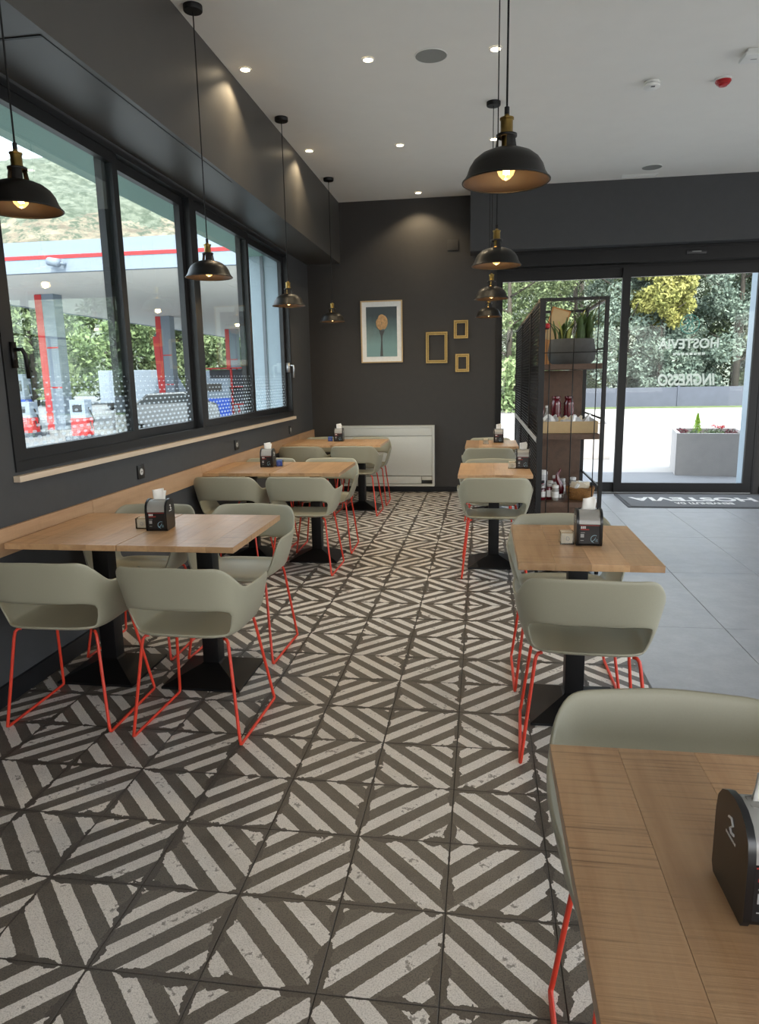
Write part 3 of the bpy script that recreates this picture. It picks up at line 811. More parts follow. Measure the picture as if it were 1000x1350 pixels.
# ------------------------------------------------------------------ pendant lamps
def make_pendant():
    root = thing('pendant_lamp', 'pendant', 'pendant lamp')     # origin: rim height, centre
    R = .142; seg = 48
    bm = bmesh.new()
    outer = [(R, 0), (R-.004, .006), (.128, .022), (.120, .045), (.106, .066), (.084, .083), (.060, .093), (.036, .099)]
    inner = [(.035, .0975), (.059, .0915), (.083, .0812), (.1045, .0645), (.118, .044), (.1262, .021), (R-.0045, .0045)]
    lathe(bm, outer, seg); obj('shade', bm, 'shade', root, True)
    sh = root.children[-1]
    bm = bmesh.new(); lathe(bm, inner+[(R-.0005, .0005)], seg); obj('shade_lining', bm, 'shade_in', sh, True)
    bm = bmesh.new(); tube(bm, [(R*math.cos(2*PI*k/seg), R*math.sin(2*PI*k/seg), 0) for k in range(seg)], .0028, 6, True); obj('rim', bm, 'shade', sh, True)
    # neck with three openings
    bm = bmesh.new()
    for a0 in (.5, .5+2*PI/3, .5+4*PI/3):
        n = 6; L = [[], []]
        for k in range(n+1):
            a = a0 + (k/n)*1.05
            for j, (r, z) in enumerate(((.037, .098), (.031, .136))): L[j].append((r*math.cos(a), r*math.sin(a), z))
        inn = [[(x*.92, y*.92, z) for x, y, z in q] for q in L]
        for k in range(n):
            q = [L[0][k], L[0][k+1], L[1][k+1], L[1][k]]; bm.faces.new([bm.verts.new(p) for p in q])
            q = [inn[0][k], inn[0][k+1], inn[1][k+1], inn[1][k]]; bm.faces.new([bm.verts.new(p) for p in q[::-1]])
    lathe(bm, [(.030, .134), (.034, .136), (.034, .143), (.024, .146)], 24)
    obj('neck', bm, 'shade', root, True)
    bm = bmesh.new(); lathe(bm, [(.016, .105), (.016, .144), (.0215, .146), (.0215, .150), (.020, .152), (.020, .186), (.023, .188), (.023, .193), (.010, .197), (.007, .204)], 28, cap0=True, cap1=True)
    obj('socket', bm, 'brass', root, 'auto')
    bm = bmesh.new(); lathe(bm, [(.008, .204), (.008, .225), (.004, .228)], 16, cap0=True, cap1=True); obj('cord_grip', bm, 'rubber', root, 'auto')
    bm = bmesh.new(); tube(bm, [(0, 0, .226), (0, 0, ZC-2.10-.02)], .0034, 8); obj('cord', bm, 'rubber', root, True)
    bm = bmesh.new(); h = ZC-2.10; lathe(bm, [(.002, h-.030), (.052, h-.030), (.055, h-.026), (.055, h-.0006)], 32, cap0=True, cap1=True); obj('ceiling_rose', bm, 'black_metal', root, 'auto')
    bm = bmesh.new(); lathe(bm, [(.0015, .004), (.012, .008), (.024, .020), (.0315, .040), (.0315, .055), (.024, .078), (.015, .100), (.014, .106)], 28, cap0=True)
    bl = obj('bulb', bm, 'bulb_glass', root, True)
    bm = bmesh.new()
    tube(bm, [(.010*math.cos(k*PI/3+.3), .010*math.sin(k*PI/3+.3), .024 + (.056 if k % 2 else .0)) for k in range(7)], .0028, 6)
    lathe(bm, [(.001, .020), (.010, .026), (.011, .060), (.001, .072)], 12)
    obj('filament', bm, 'filament', bl, True)
    return root
pend0 = make_pendant()
PEND = [(-1.672, 2.50, 'black pendant lamp nearest the viewer over the window tables, cut by the left edge'),
 (-1.675, 4.31, 'black pendant lamp second from the viewer over the window tables'),
 (-1.668, 6.11, 'black pendant lamp third from the viewer over the window tables'),
 (-1.668, 7.93, 'smallest looking pendant lamp of the window row, before the end wall'),
 (.07, 2.50, 'large looking black pendant lamp with brass socket, nearest in the right-hand row'),
 (.073, 4.31, 'black pendant lamp second from the viewer in the right-hand row'),
 (.066, 6.11, 'black pendant lamp third from the viewer in the right-hand row'),
 (.06, 7.93, 'smallest looking pendant lamp, last in the right-hand row')]
for i, (x, y, lab) in enumerate(PEND):
    o = pend0 if i == 0 else copy_tree(pend0)
    o.location = (x, y, 2.10); o['label'] = lab; o['group'] = 'black dome pendant lamps'
    o.rotation_euler = (0, 0, 2.1)
    ld = bpy.data.lights.new('bulb_light', 'POINT'); ld.energy = .35; ld.color = (1, .68, .34); ld.shadow_soft_size = .02
    lo = bpy.data.objects.new('bulb_light', ld); COL.objects.link(lo); lo.parent = o; lo.location = (0, 0, -.004)

# ------------------------------------------------------------------ ceiling fittings
DOWN = [(-1.655, 5.17, 'recessed downlight nearest the viewer beside the window soffit'),
 (-.79, 5.18, 'recessed downlight left of the round ceiling speaker'),
 (.065, 5.18, 'recessed downlight behind the cords of the right-hand pendants, nearer one'),
 (-1.646, 6.98, 'recessed downlight farther along beside the window soffit'),
 (-.782, 6.99, 'recessed downlight in the middle of the ceiling, farther row'),
 (.084, 7.0, 'recessed downlight just above the nearest right-hand pendant in the picture'),
 (-.769, 8.74, 'recessed downlight washing the end wall')]
for x, y, lab in DOWN:
    t = thing('downlight', lab, 'downlight', (x, y, ZC), 0, 'recessed ceiling downlights')
    bm = bmesh.new(); lathe(bm, [(.043, -.0006), (.043, -.005), (.034, -.007), (.032, -.003)], 28); obj('trim_ring', bm, 'white', t, 'auto')
    bm = bmesh.new(); lathe(bm, [(.0005, -.010), (.012, -.0095), (.024, -.007), (.032, -.003)], 24); obj('lens', bm, 'led', t, True)
    ld = bpy.data.lights.new('downlight_beam', 'SPOT'); ld.energy = 17; ld.color = (1, .80, .52); ld.spot_size = math.radians(125); ld.spot_blend = .5; ld.shadow_soft_size = .03
    lo = bpy.data.objects.new('downlight_beam', ld); COL.objects.link(lo); lo.parent = t; lo.location = (0, 0, -.014)
def ceiling_disc(name, x, y, r, lab, cat, mat, drop=.008):
    t = thing(name, lab, cat, (x, y, ZC))
    bm = bmesh.new(); lathe(bm, [(r*.94, -drop*.8), (r*.97, -drop), (r, -drop*.7), (r, -.0006)], 40); obj('rim', bm, 'white', t, 'auto')
    bm = bmesh.new(); lathe(bm, [(.001, -drop*.75), (r*.94, -drop*.7), (r*.94, -.0006)], 40); obj('grille', bm, mat, t, 'auto')
    return t
ceiling_disc('ceiling_speaker', -.364, 5.20, .112, 'round grey ceiling speaker left of the pendant cords', 'speaker', 'grey_grille')
ceiling_disc('ceiling_speaker', 1.743, 8.236, .105, 'round ceiling speaker near the bulkhead over the door', 'speaker', 'grey_grille')
v = thing('ceiling_vent', 'small rectangular ceiling vent beside the bulkhead', 'vent', (1.68, 8.55, ZC))
boxes('vent_frame', 'white', v, (-.19, .19, -.055, -.045, -.007, -.0006), (-.19, .19, .045, .055, -.007, -.0006), (-.19, -.18, -.045, .045, -.007, -.0006), (.18, .19, -.045, .045, -.007, -.0006))
for k in range(5): boxes('slat', 'white', v, (-.18, .18, -.04+k*.018, -.034+k*.018, -.006, -.0006))
s = thing('smoke_detector', 'white round smoke detector on the ceiling', 'smoke detector', (1.224, 5.934, ZC))
bm = bmesh.new(); lathe(bm, [(.045, -.0006), (.055, -.004), (.055, -.018), (.050, -.020)], 32, cap1=True); obj('mount', bm, 'white', s, 'auto')
bm = bmesh.new(); lathe(bm, [(.046, -.020), (.047, -.026), (.060, -.030), (.060, -.042), (.045, -.052), (.012, -.055)], 32, cap1=True); obj('body', bm, 'white', s, 'auto')
boxes('indicator', 'disp_black', s, (-.014, .014, -.05, -.035, -.0545, -.050))
s = thing('alarm_sounder', 'red fire alarm sounder on the ceiling', 'alarm', (1.743, 5.994, ZC))
bm = bmesh.new(); lathe(bm, [(.060, -.0006), (.062, -.008), (.056, -.012)], 32, cap1=True); obj('mount', bm, 'white', s, 'auto')
bm = bmesh.new(); lathe(bm, [(.055, -.012), (.056, -.020), (.050, -.022), (.050, -.028), (.044, -.030), (.044, -.036), (.034, -.040), (.028, -.050), (.010, -.055)], 32, cap1=True); obj('dome', bm, 'red_dome', s, 'auto')
s = thing('ceiling_sensor', 'white square ceiling sensor near the red alarm', 'sensor', (1.80, 5.55, ZC))
boxes('back_plate', 'white', s, (-.055, .055, -.055, .055, -.022, -.0006))
bm = bmesh.new(); box(bm, -.075, .075, -.075, .075, -.05, -.0225); obj('cover', bm, 'white', s, True, .012)
boxes('logo', 'print_grey', s, (-.02, .02, -.006, .006, -.0506, -.0498))

# ------------------------------------------------------------------ wall fittings and pictures
for y, lab in ((4.24, 'black wall socket nearest the viewer under the window sill'), (6.06, 'black wall socket in the middle under the window sill'), (7.88, 'black wall socket farthest away under the window sill')):
    t = thing('wall_socket', lab, 'socket', (XL, y, .90), 0, 'wall sockets under the sill')
    bm = bmesh.new(); box(bm, .0006, .010, -.045, .045, -.045, .045); obj('face_plate', bm, 'disp_black', t, True, .003)
    bm = bmesh.new(); tube(bm, [(.009, 0, 0), (.0115, 0, 0)], .021, 24); obj('insert', bm, 'socket_inner', t)
    bm = bmesh.new()
    for dy in (-.008, 0, .008): tube(bm, [(.0115, dy, 0), (.0125, dy, 0)], .003, 8)
    obj('pin_hole', bm, 'disp_black', t)
def frame_mesh(bm, x0, x1, z0, z1, w, y0, y1):
    box(bm, x0, x0+w, y0, y1, z0, z1); box(bm, x1-w, x1, y0, y1, z0, z1)
    box(bm, x0+w, x1-w, y0, y1, z0, z0+w); box(bm, x0+w, x1-w, y0, y1, z1-w, z1)
p = thing('framed_print', 'framed print of an ochre bloom on a dark stem above the heater', 'picture', (-1.264, YB, 2.04))
bm = bmesh.new(); frame_mesh(bm, -.264, .264, -.38, .38, .014, -.026, -.0008); obj('frame', bm, 'kraft', p)
boxes('mount_board', 'print_white', p, (-.25, .25, -.014, -.006, -.366, .366))
boxes('print', 'art', p, (-.195, .195, -.0165, -.0142, -.305, .305))
bm = bmesh.new()
for k in range(11):
    a = k*2.4; rr = .012+.0052*k
    tube(bm, [(rr*.75*math.cos(a+q*.35), -.0172, .105+rr*1.0*math.sin(a+q*.35)) for q in range(7)], [.006, .010, .012, .013, .012, .010, .005], 6)
o = obj('bloom', bm, 'art_bloom', p, True, loc=(0, -.0172*.92, -.035)); o.scale = (1.3, .08, 1.45)
bm = bmesh.new(); prism(bm, [(-.035, .02), (.04, .02), (.012, -.05), (.008, -.10), (.014, -.30), (-.022, -.30), (-.008, -.10), (-.012, -.05)], 'y', -.0176, -.0168); obj('stem', bm, 'art_stem', p)
for (x0, x1, z0, z1, lab) in ((-.706, -.438, 1.64, 2.02, 'largest empty gilt picture frame on the end wall'), (-.358, -.183, 1.934, 2.153, 'small empty gilt frame, upper of the two on the end wall'), (-.338, -.167, 1.526, 1.745, 'small empty gilt frame, lower of the two on the end wall')):
    t = thing('gilt_frame', lab, 'picture frame', ((x0+x1)/2, YB, (z0+z1)/2), .0, 'empty gilt frames on the end wall')
    a, b = (x1-x0)/2, (z1-z0)/2
    bm = bmesh.new(); frame_mesh(bm, -a, a, -b, b, .014, -.030, -.0008); obj('outer_moulding', bm, 'gold', t, False)
    bm = bmesh.new(); frame_mesh(bm, -a+.014, a-.014, -b+.014, b-.014, .010, -.018, -.0008); obj('groove', bm, 'brass', t)
    bm = bmesh.new(); frame_mesh(bm, -a+.024, a-.024, -b+.024, b-.024, .011, -.024, -.0008); obj('inner_moulding', bm, 'gold', t)
bm = bmesh.new(); box(bm, -.066, .066, -.010, -.0008, -.06, .06)
tag(obj('blank_wall_plate', bm, 'wall_warm', None, True, .003, (-.373, YB, 3.042)), 'dark blank cover plate high on the end wall', 'cover plate')
# fan-coil cabinet
hx = thing('wall_heater', 'wide off-white heater cabinet low on the end wall', 'heater', (-1.215, YB, .085))
W2, H2 = .615, .78
bm = bmesh.new(); frame_mesh(bm, -W2, W2, 0, H2, .026, -.105, -.001); obj('casing', bm, 'heater', hx)
bm = bmesh.new(); box(bm, -W2+.028, W2-.028, -.098, -.004, .135, H2-.135); obj('front_panel', bm, 'heater', hx, True, .003)
bm = bmesh.new(); box(bm, -W2+.028, W2-.028, -.098, -.004, H2-.130, H2-.028); obj('top_panel', bm, 'heater', hx, True, .003)
boxes('lower_recess', 'heater_dark', hx, (-W2+.028, W2-.028, -.03, -.004, .028, .132))
bm = bmesh.new(); box(bm, -W2+.06, W2-.17, -.092, -.032, .032, .128); obj('filter_box', bm, 'heater', hx, True, .004)
bm = bmesh.new(); box(bm, W2-.165, W2-.03, -.092, -.032, .078, .128); obj('control_flap', bm, 'heater', hx, True, .004)

# ------------------------------------------------------------------ shelf unit and mesh screen
SX0, SX1, SY0, SY1, SH = .395, .868, 5.20, 6.22, 2.0
su = thing('shelf_unit', 'tall black steel shelf unit with walnut boards near the glass doors', 'shelf unit', ((SX0+SX1)/2, (SY0+SY1)/2, 0))
ox, oy = -(SX0+SX1)/2, -(SY0+SY1)/2
for x0, y0, w in ((SX0, SY0, .042), (SX1-.028, SY0, .028), (SX0, SY1-.03, .03), (SX1-.028, SY1-.03, .028)):
    bm = bmesh.new(); box(bm, x0+ox, x0+w+ox, y0+oy, y0+.03+oy, .05, SH); obj('post', bm, 'black_metal', su, False, .002)
    bm = bmesh.new(); tube(bm, [(x0+w/2-.012+ox, y0+.015+oy, .024), (x0+w/2+.012+ox, y0+.015+oy, .024)], .024, 16); obj('caster', bm, 'rubber', su, True)
for z in (SH-.022,):
    boxes('top_rail', 'black_metal', su, (SX0+.042+ox, SX1-.028+ox, SY0+oy, SY0+.022+oy, z, SH), (SX0+.03+ox, SX1-.028+ox, SY1-.022+oy, SY1+oy, z, SH),
          (SX0+ox, SX0+.022+ox, SY0+.03+oy, SY1-.03+oy, z, SH), (SX1-.022+ox, SX1+ox, SY0+.03+oy, SY1-.03+oy, z, SH))
SHZ = [.06, .545, 1.047, 1.545]
for z in SHZ:
    bm = bmesh.new(); box(bm, -(SX1-SX0)/2+.034, (SX1-SX0)/2-.032, SY0+oy+.004, SY1+oy-.032, -.038, 0); obj('shelf_board', bm, 'wood_dark', su, False, .002, (0, 0, z))
    boxes('side_rail', 'black_metal', su, (SX1-.016+ox, SX1-.004+ox, SY0+.03+oy, SY1-.03+oy, z+.10, z+.112))
for z0, z1 in ((SHZ[0]+.001, SHZ[1]-.04), (SHZ[1]+.001, SHZ[2]-.04), (SHZ[2]+.001, SHZ[3]-.04)):
    boxes('back_panel', 'wood_dark', su, (SX0+.036+ox, SX1-.034+ox, SY1-.055+oy, SY1-.034+oy, z0, z1))
for x in (.471, .634, .796):
    bm = bmesh.new(); tube(bm, [(x+ox, SY0-.004+oy, .06), (x+ox, SY0-.004+oy, SH-.003)], .0036, 8); obj('front_bar', bm, 'black_metal', su, True)
for z, xa in ((1.87, .471), (1.79, .471), (1.625, .868), (.66, .868), (1.155, .868)):
    if z in (.66, 1.155): continue
    bm = bmesh.new(); tube(bm, [(SX0+.03+ox, SY0-.004+oy, z), (xa-.01+ox, SY0-.004+oy, z)], .0036, 8); obj('front_rail', bm, 'black_metal', su, True)
def wires(y0, y1, x, z0, z1, pitch_z, pitch_y, r=.0016):
    bm = bmesh.new(); k = z0
    while k < z1: box(bm, x-r, x+r, y0, y1, k-r, k+r); k += pitch_z
    k = y0 + .02
    while k < y1: box(bm, x+r, x+3*r, k-r, k+r, z0, z1); k += pitch_y
    return bm
o = obj('side_mesh', wires(SY0+.03+oy, SY1-.03+oy, SX0+.012+ox, .06, SH-.02, .026, .05), 'black_metal', su); o['kind'] = 'stuff'
boxes('pale_strip', 'print_grey', su, (SX0-.004+ox, SX0+.003+ox, SY0+.03+oy, SY1+oy, .985, 1.02))  # flat pale grey strip along the mesh side of the unit
sc = thing('mesh_screen', 'black wire mesh screen running from the shelf unit to the glass front', 'screen', (SX0, 7.5, 0))
ya, yb = SY1+.012-7.5, 8.78-7.5
for y in (ya, ya+(yb-ya)/2-.012, yb-.024): boxes('post', 'black_metal', sc, (0, .024, y, y+.024, 0.0008, SH))
boxes('frame_rail', 'black_metal', sc, (0, .024, ya+.024, yb-.024, SH-.022, SH), (0, .024, ya+.024, yb-.024, .03, .052))
boxes('pale_strip', 'print_grey', sc, (-.004, .003, ya, yb, .985, 1.02))  # same pale grey strip continued along the screen
o = obj('wire_mesh', wires(ya+.02, yb-.02, .012, .055, SH-.02, .026, .05), 'black_metal', sc); o['kind'] = 'stuff'

# ---- things on the shelves
def leafblade(bm, base, ang, lean, L, w):
    n = 7; d = Vector((math.cos(ang), math.sin(ang), 0)); sd = Vector((-d.y, d.x, 0)); pts = []
    for k in range(n+1):
        t = k/n; ww = w*(math.sin(PI*min(1, t*.75+.22))**.8)*(1 if k < n else .02)
        c = Vector(base) + d*(lean*L*t*t) + Vector((0, 0, L*(t-.25*lean*t*t)))
        pts.append((c-sd*ww+d*.004, c-d*.003, c+sd*ww+d*.004, c+d*.003))
    vv = [[bm.verts.new(q) for q in p_] for p_ in pts]
    for A, B in zip(vv, vv[1:]):
        for k in range(4): bm.faces.new((A[k], A[(k+1)%4], B[(k+1)%4], B[k]))
    bm.faces.new(vv[0]); bm.faces.new(vv[-1])
pp = thing('potted_snake_plant', 'snake plants in a wide dark concrete bowl on the top shelf', 'plant', (.652, 5.47, SHZ[3]))
bm = bmesh.new(); lathe(bm, [(.140, .0008), (.165, .03), (.175, .075), (.160, .172), (.156, .182), (.146, .182), (.146, .165), (.002, .160)], 40, cap0=True); obj('pot', bm, 'concrete_pot', pp, 'auto')
bm = bmesh.new(); lathe(bm, [(.001, .172), (.06, .174), (.145, .168)], 28); obj('soil', bm, 'soil', pp, True)
for k in range(30):
    side = -1 if k < 11 else 1
    bx_, by_ = side*.07+random.uniform(-.045, .05), random.uniform(-.06, .06)
    bm = bmesh.new(); leafblade(bm, (0, 0, 0), random.uniform(0, 2*PI) if k % 3 else (0.1 if side > 0 else PI-.4), random.uniform(.15, .6), random.uniform(.19, .265) if side > 0 else random.uniform(.13, .21), random.uniform(.019, .028))
    obj('leaf', bm, 'snake_edge' if k % 7 == 3 else 'snake', pp, True, loc=(bx_, by_, .168))
t = thing('picture_card', 'pale card in a thin wooden frame leaning behind the snake plants', 'card', (.575, 5.75, SHZ[3]))
mm = Matrix.Translation((0, 0, .33)) @ Matrix.Rotation(.30, 4, 'Y')
bm = bmesh.new(); box(bm, -.072, .072, -.006, .006, -.16, .10, mm); obj('frame', bm, 'orange_wood', t)
bm = bmesh.new(); box(bm, -.062, .062, -.0075, -.0065, -.15, .09, mm); obj('card', bm, 'kraft', t)
boxes('stand', 'orange_wood', t, (-.06, .02, -.012, .03, .0006, .19))
t = thing('wooden_crate', 'orange wooden crate on the top shelf behind the left post', 'crate', (.505, 6.03, SHZ[3]))
for k in range(4): boxes('slat', 'orange_wood', t, (-.06, .10, -.05, -.042, .002+k*.062, .058+k*.062))
boxes('crate_body', 'orange_wood', t, (-.06, .10, -.0415, .06, .001, .245))
t = thing('red_bauble', 'small red ball in the top shelf left of the plants', 'ball', (.458, 5.30, 1.815))
bm = bmesh.new(); bmesh.ops.create_uvsphere(bm, u_segments=20, v_segments=12, radius=.021); obj('ball', bm, 'red_dome', t, True)
bm = bmesh.new(); tube(bm, [(0, 0, -.02), (.0, .0, -.15), (.0, 0, -.269)], .002, 6); obj('stem', bm, 'black_metal', t)
# middle shelf
t = thing('snack_tray', 'kraft tray of wrapped snacks on the middle shelf', 'tray', (.642, 5.44, SHZ[2]))
boxes('tray', 'kraft', t, (-.20, .196, -.14, .14, .0008, .006), (-.20, .196, -.14, -.133, .006, .085), (-.20, .196, .133, .14, .006, .085), (-.20, -.193, -.133, .133, .006, .085), (.189, .196, -.133, .133, .006, .085))
for k in range(26):
    bm = bmesh.new(); sx, sy, sz = random.uniform(.022, .034), random.uniform(.010, .02), random.uniform(.02, .038)
    mm = Matrix.Rotation(random.uniform(-.7, .7), 4, 'Y') @ Matrix.Rotation(random.uniform(-.9, .9), 4, 'Z')
    vv = [bm.verts.new(mm @ Vector(q)) for q in ((-sx,-sy,-sz), (sx,-sy,-sz), (sx,sy,-sz), (-sx,sy,-sz), (-sx*.25,-sy*.3,sz), (sx*.35,-sy*.3,sz*.8), (sx*.25,sy*.3,sz), (-sx*.35,sy*.3,sz*.9))]
    for f in ((0,3,2,1),(4,5,6,7),(0,1,5,4),(1,2,6,5),(2,3,7,6),(3,0,4,7)): bm.faces.new([vv[i] for i in f])
    obj('wrapped_snack', bm, ['silver', 'cream', 'kraft', 'silver', 'print_white'][k % 5], t, loc=(random.uniform(-.16, .155), -.105+.21*(k % 5)/4, .085+random.uniform(-.012, .02)))
for x, y, lab in ((.578, 5.72, 'ribbed ruby glass jar, left of the pair behind the snack tray'), (.675, 5.72, 'ribbed ruby glass jar, right of the pair behind the snack tray')):
    t = thing('ruby_jar', lab, 'jar', (x, y, SHZ[2]), 0, 'ribbed ruby jars')
    bm = bmesh.new(); pr = [(.034, .0008)]
    for k in range(9): pr += [(.037, .014+k*.022), (.041, .025+k*.022)]
    pr += [(.030, .222), (.030, .240)]
    lathe(bm, pr, 28, cap0=True, cap1=True); obj('glass_body', bm, 'ruby', t, True)
    bm = bmesh.new(); lathe(bm, [(.033, .2402), (.033, .256), (.028, .258)], 24, cap0=True, cap1=True); obj('lid', bm, 'ruby', t, 'auto')
t = thing('glass_bottle', 'small clear bottle at the left of the middle shelf', 'bottle', (.500, 5.64, SHZ[2]))
bm = bmesh.new(); lathe(bm, [(.024, .0008), (.025, .11), (.010, .14), (.010, .17), (.013, .172)], 20, cap0=True, cap1=True); obj('bottle_body', bm, 'disp_grey', t, 'auto')
bm = bmesh.new(); lathe(bm, [(.012, .1722), (.012, .188)], 16, cap0=True, cap1=True); obj('cap', bm, 'print_white', t, 'auto')
t = thing('red_packet', 'dark red packet at the far left of the middle shelf', 'packet', (.462, 5.66, SHZ[2]))
bm = bmesh.new(); box(bm, -.018, .018, -.03, .03, .0008, .17); obj('packet_body', bm, 'ruby', t, True, .006)
bm = bmesh.new(); box(bm, -.016, .016, -.004, .004, .1695, .188); obj('crimp', bm, 'ruby', t)
# lower shelf
t = thing('wicker_basket', 'wicker basket of pale packets on the lower shelf', 'basket', (.738, 5.37, SHZ[1]))
bm = bmesh.new()
for k in range(7):
    r = .085+.0025*k; tube(bm, [((r+.0)*math.cos(a*PI/14), .9*r*math.sin(a*PI/14), .012+k*.0125+.003*math.sin(a*PI/2+k*PI)) for a in range(28)], .0075, 6, True)
lathe(bm, [(.002, .002), (.085, .002), (.095, .09)], 28); obj('weave', bm, 'wicker', t, True)
for k in range(9):
    bm = bmesh.new(); box(bm, -.026, .026, -.010, .010, -.03, .03, Matrix.Rotation(random.uniform(-.8, .8), 4, 'Y') @ Matrix.Rotation(random.uniform(-1, 1), 4, 'Z'))
    obj('packet', bm, 'cream' if k % 3 else 'print_white', t, True, .004, loc=(random.uniform(-.05, .05), random.uniform(-.045, .045), .088+random.uniform(0, .016)))
t = thing('pepper_ornament', 'curved red-tipped pepper ornament on the lower shelf', 'ornament', (.595, 5.42, SHZ[1]))
bm = bmesh.new(); tube(bm, [(0, 0, .03), (.004, 0, .07), (-.004, 0, .11), (-.022, 0, .145), (-.024, 0, .175), (-.008, 0, .205), (.0, 0, .225)], [.024, .026, .022, .017, .013, .009, .003], 12); obj('pepper', bm, 'ruby', t, True)
bm = bmesh.new(); lathe(bm, [(.028, .0008), (.03, .02), (.022, .034)], 20, cap0=True, cap1=True); obj('stand', bm, 'silver', t, 'auto')
jl = ['at the front left corner', 'second along the front left', 'third along the front', 'behind the front left corner', 'behind the ornament', 'left of the basket, in the second row', 'behind the basket', 'in the back row on the left', 'in the back row, middle', 'in the back row on the right']
jp = [(.452, 5.32), (.505, 5.34), (.548, 5.30), (.46, 5.50), (.530, 5.55), (.63, 5.60), (.76, 5.58), (.47, 5.78), (.60, 5.82), (.74, 5.82)]
for (x, y), l in zip(jp, jl):
    t = thing('preserve_jar', 'preserve jar '+l+' of the lower shelf', 'jar', (x, y, SHZ[1]), 0, 'preserve jars on the lower shelf')
    h = random.uniform(.085, .12)
    bm = bmesh.new(); lathe(bm, [(.023, .0008), (.026, .008), (.026, h-.02), (.021, h-.008)], 20, cap0=True, cap1=True); obj('jar_body', bm, random.choice(['jar_dark', 'ruby', 'disp_grey']), t, 'auto')
    bm = bmesh.new(); lathe(bm, [(.0235, h-.0079), (.0245, h), (.0245, h+.010), (.022, h+.012)], 20, cap0=True, cap1=True); obj('lid', bm, random.choice(['silver', 'print_white', 'disp_black']), t, 'auto')
    bm = bmesh.new(); lathe(bm, [(.0263, .022), (.0263, h-.035)], 20); obj('paper_label', bm, 'print_white', t, True)
t = thing('round_tin', 'round pale tin at the left edge of the lower shelf', 'tin', (.478, 5.64, SHZ[1]))
bm = bmesh.new(); lathe(bm, [(.04, .0008), (.04, .15)], 28, cap0=True, cap1=True); obj('tin_body', bm, 'silver', t, 'auto')
bm = bmesh.new(); lathe(bm, [(.042, .1502), (.042, .17), (.03, .182)], 28, cap0=True, cap1=True); obj('lid', bm, 'print_white', t, 'auto')

# ------------------------------------------------------------------ outside, beyond the doors
struct(boxes('ground_yard', 'yard', None, (XO-.0, 60, YB+.2, 60, -.30, -.02)), 'sunlit pale concrete yard beyond the doors')
struct(boxes('ground_behind', 'yard', None, (XO, 60, -40, YF-.2, -.30, -.02), (XR+.2, 60, YF-.2, YB+.2, -.30, -.02)))
gr = struct(boxes('trim_7', 'frame_out', None, (.2, 4.5, 9.2005, 9.45, -.019, -.006)), 'drain channel outside the threshold')
for k in range(48): boxes('grating_bar', 'grating', gr, (.23+k*.088, .27+k*.088, 9.21, 9.44, -.0058, -.001))
struct(boxes('ground_apron', 'asphalt', None, (.2, 5, 9.452, 11.0, -.0195, -.012)), 'grey paving apron before the doors')
struct(boxes('trim_8', 'reveal', None, (3.272, 3.40, 9.205, 9.55, -.015, 3.0)), 'pale outside pier right of the entrance')
def planter(x, y, sx, sy, h, rz, lab):
    t = thing('concrete_planter', lab, 'planter', (x, y, -.02), rz, 'square concrete planters')
    w = .05
    bm = bmesh.new(); rg = []
    for a, b, z in ((sx/2, sy/2, .0008), (sx/2, sy/2, h), (sx/2-w, sy/2-w, h), (sx/2-w, sy/2-w, h-.06)):
        rg.append([bm.verts.new((i*a, j*b, z)) for i, j in ((-1,-1),(1,-1),(1,1),(-1,1))])
    for A, B in zip(rg, rg[1:]):
        for k in range(4): bm.faces.new((A[k], A[(k+1)%4], B[(k+1)%4], B[k]))
    bm.faces.new(rg[0][::-1]); obj('box', bm, 'planter', t)
    boxes('soil', 'soil', t, (-sx/2+w+.001, sx/2-w-.001, -sy/2+w+.001, sy/2-w-.001, h-.10, h-.04))
    return t
pl = planter(3.37, 11.12, .96, 1.06, .62, -.18, 'concrete planter with a lime dwarf conifer outside the sliding door')
pl2 = planter(1.98, 13.2, .60, .9, .62, -.1, 'plain concrete planter seen through the shelf unit')
def leaf_cloud(bm, n, fn, size):
    for _ in range(n):
        p_, s_ = fn(), random.uniform(.6, 1.3)*size
        nrm = Vector((random.gauss(0, 1), random.gauss(0, 1), random.gauss(0, 1))).normalized()
        a = nrm.orthogonal().normalized(); b = nrm.cross(a)
        ang = random.uniform(0, PI); a2 = a*math.cos(ang)+b*math.sin(ang); b2 = nrm.cross(a2)
        vv = [bm.verts.new(Vector(p_)+q) for q in (-a2*s_, b2*s_*.45, a2*s_, -b2*s_*.45)]
        bm.faces.new(vv)
ct = thing('dwarf_conifer', 'little lime green dwarf conifer in the concrete planter', 'plant', (3.16, 10.98, .56))
def cone():
    t_ = random.random()**.8; r_ = .075*(1-t_)**.8*math.sqrt(random.random()); a = random.uniform(0, 2*PI)
    return (r_*math.cos(a), r_*math.sin(a), .01+t_*.30)
bm = bmesh.new(); leaf_cloud(bm, 900, cone, .013); obj('foliage', bm, 'leaf_lime', ct)
bm = bmesh.new(); tube(bm, [(0, 0, -.01), (0, 0, .24)], .006, 6); obj('stem', bm, 'trunk', ct)
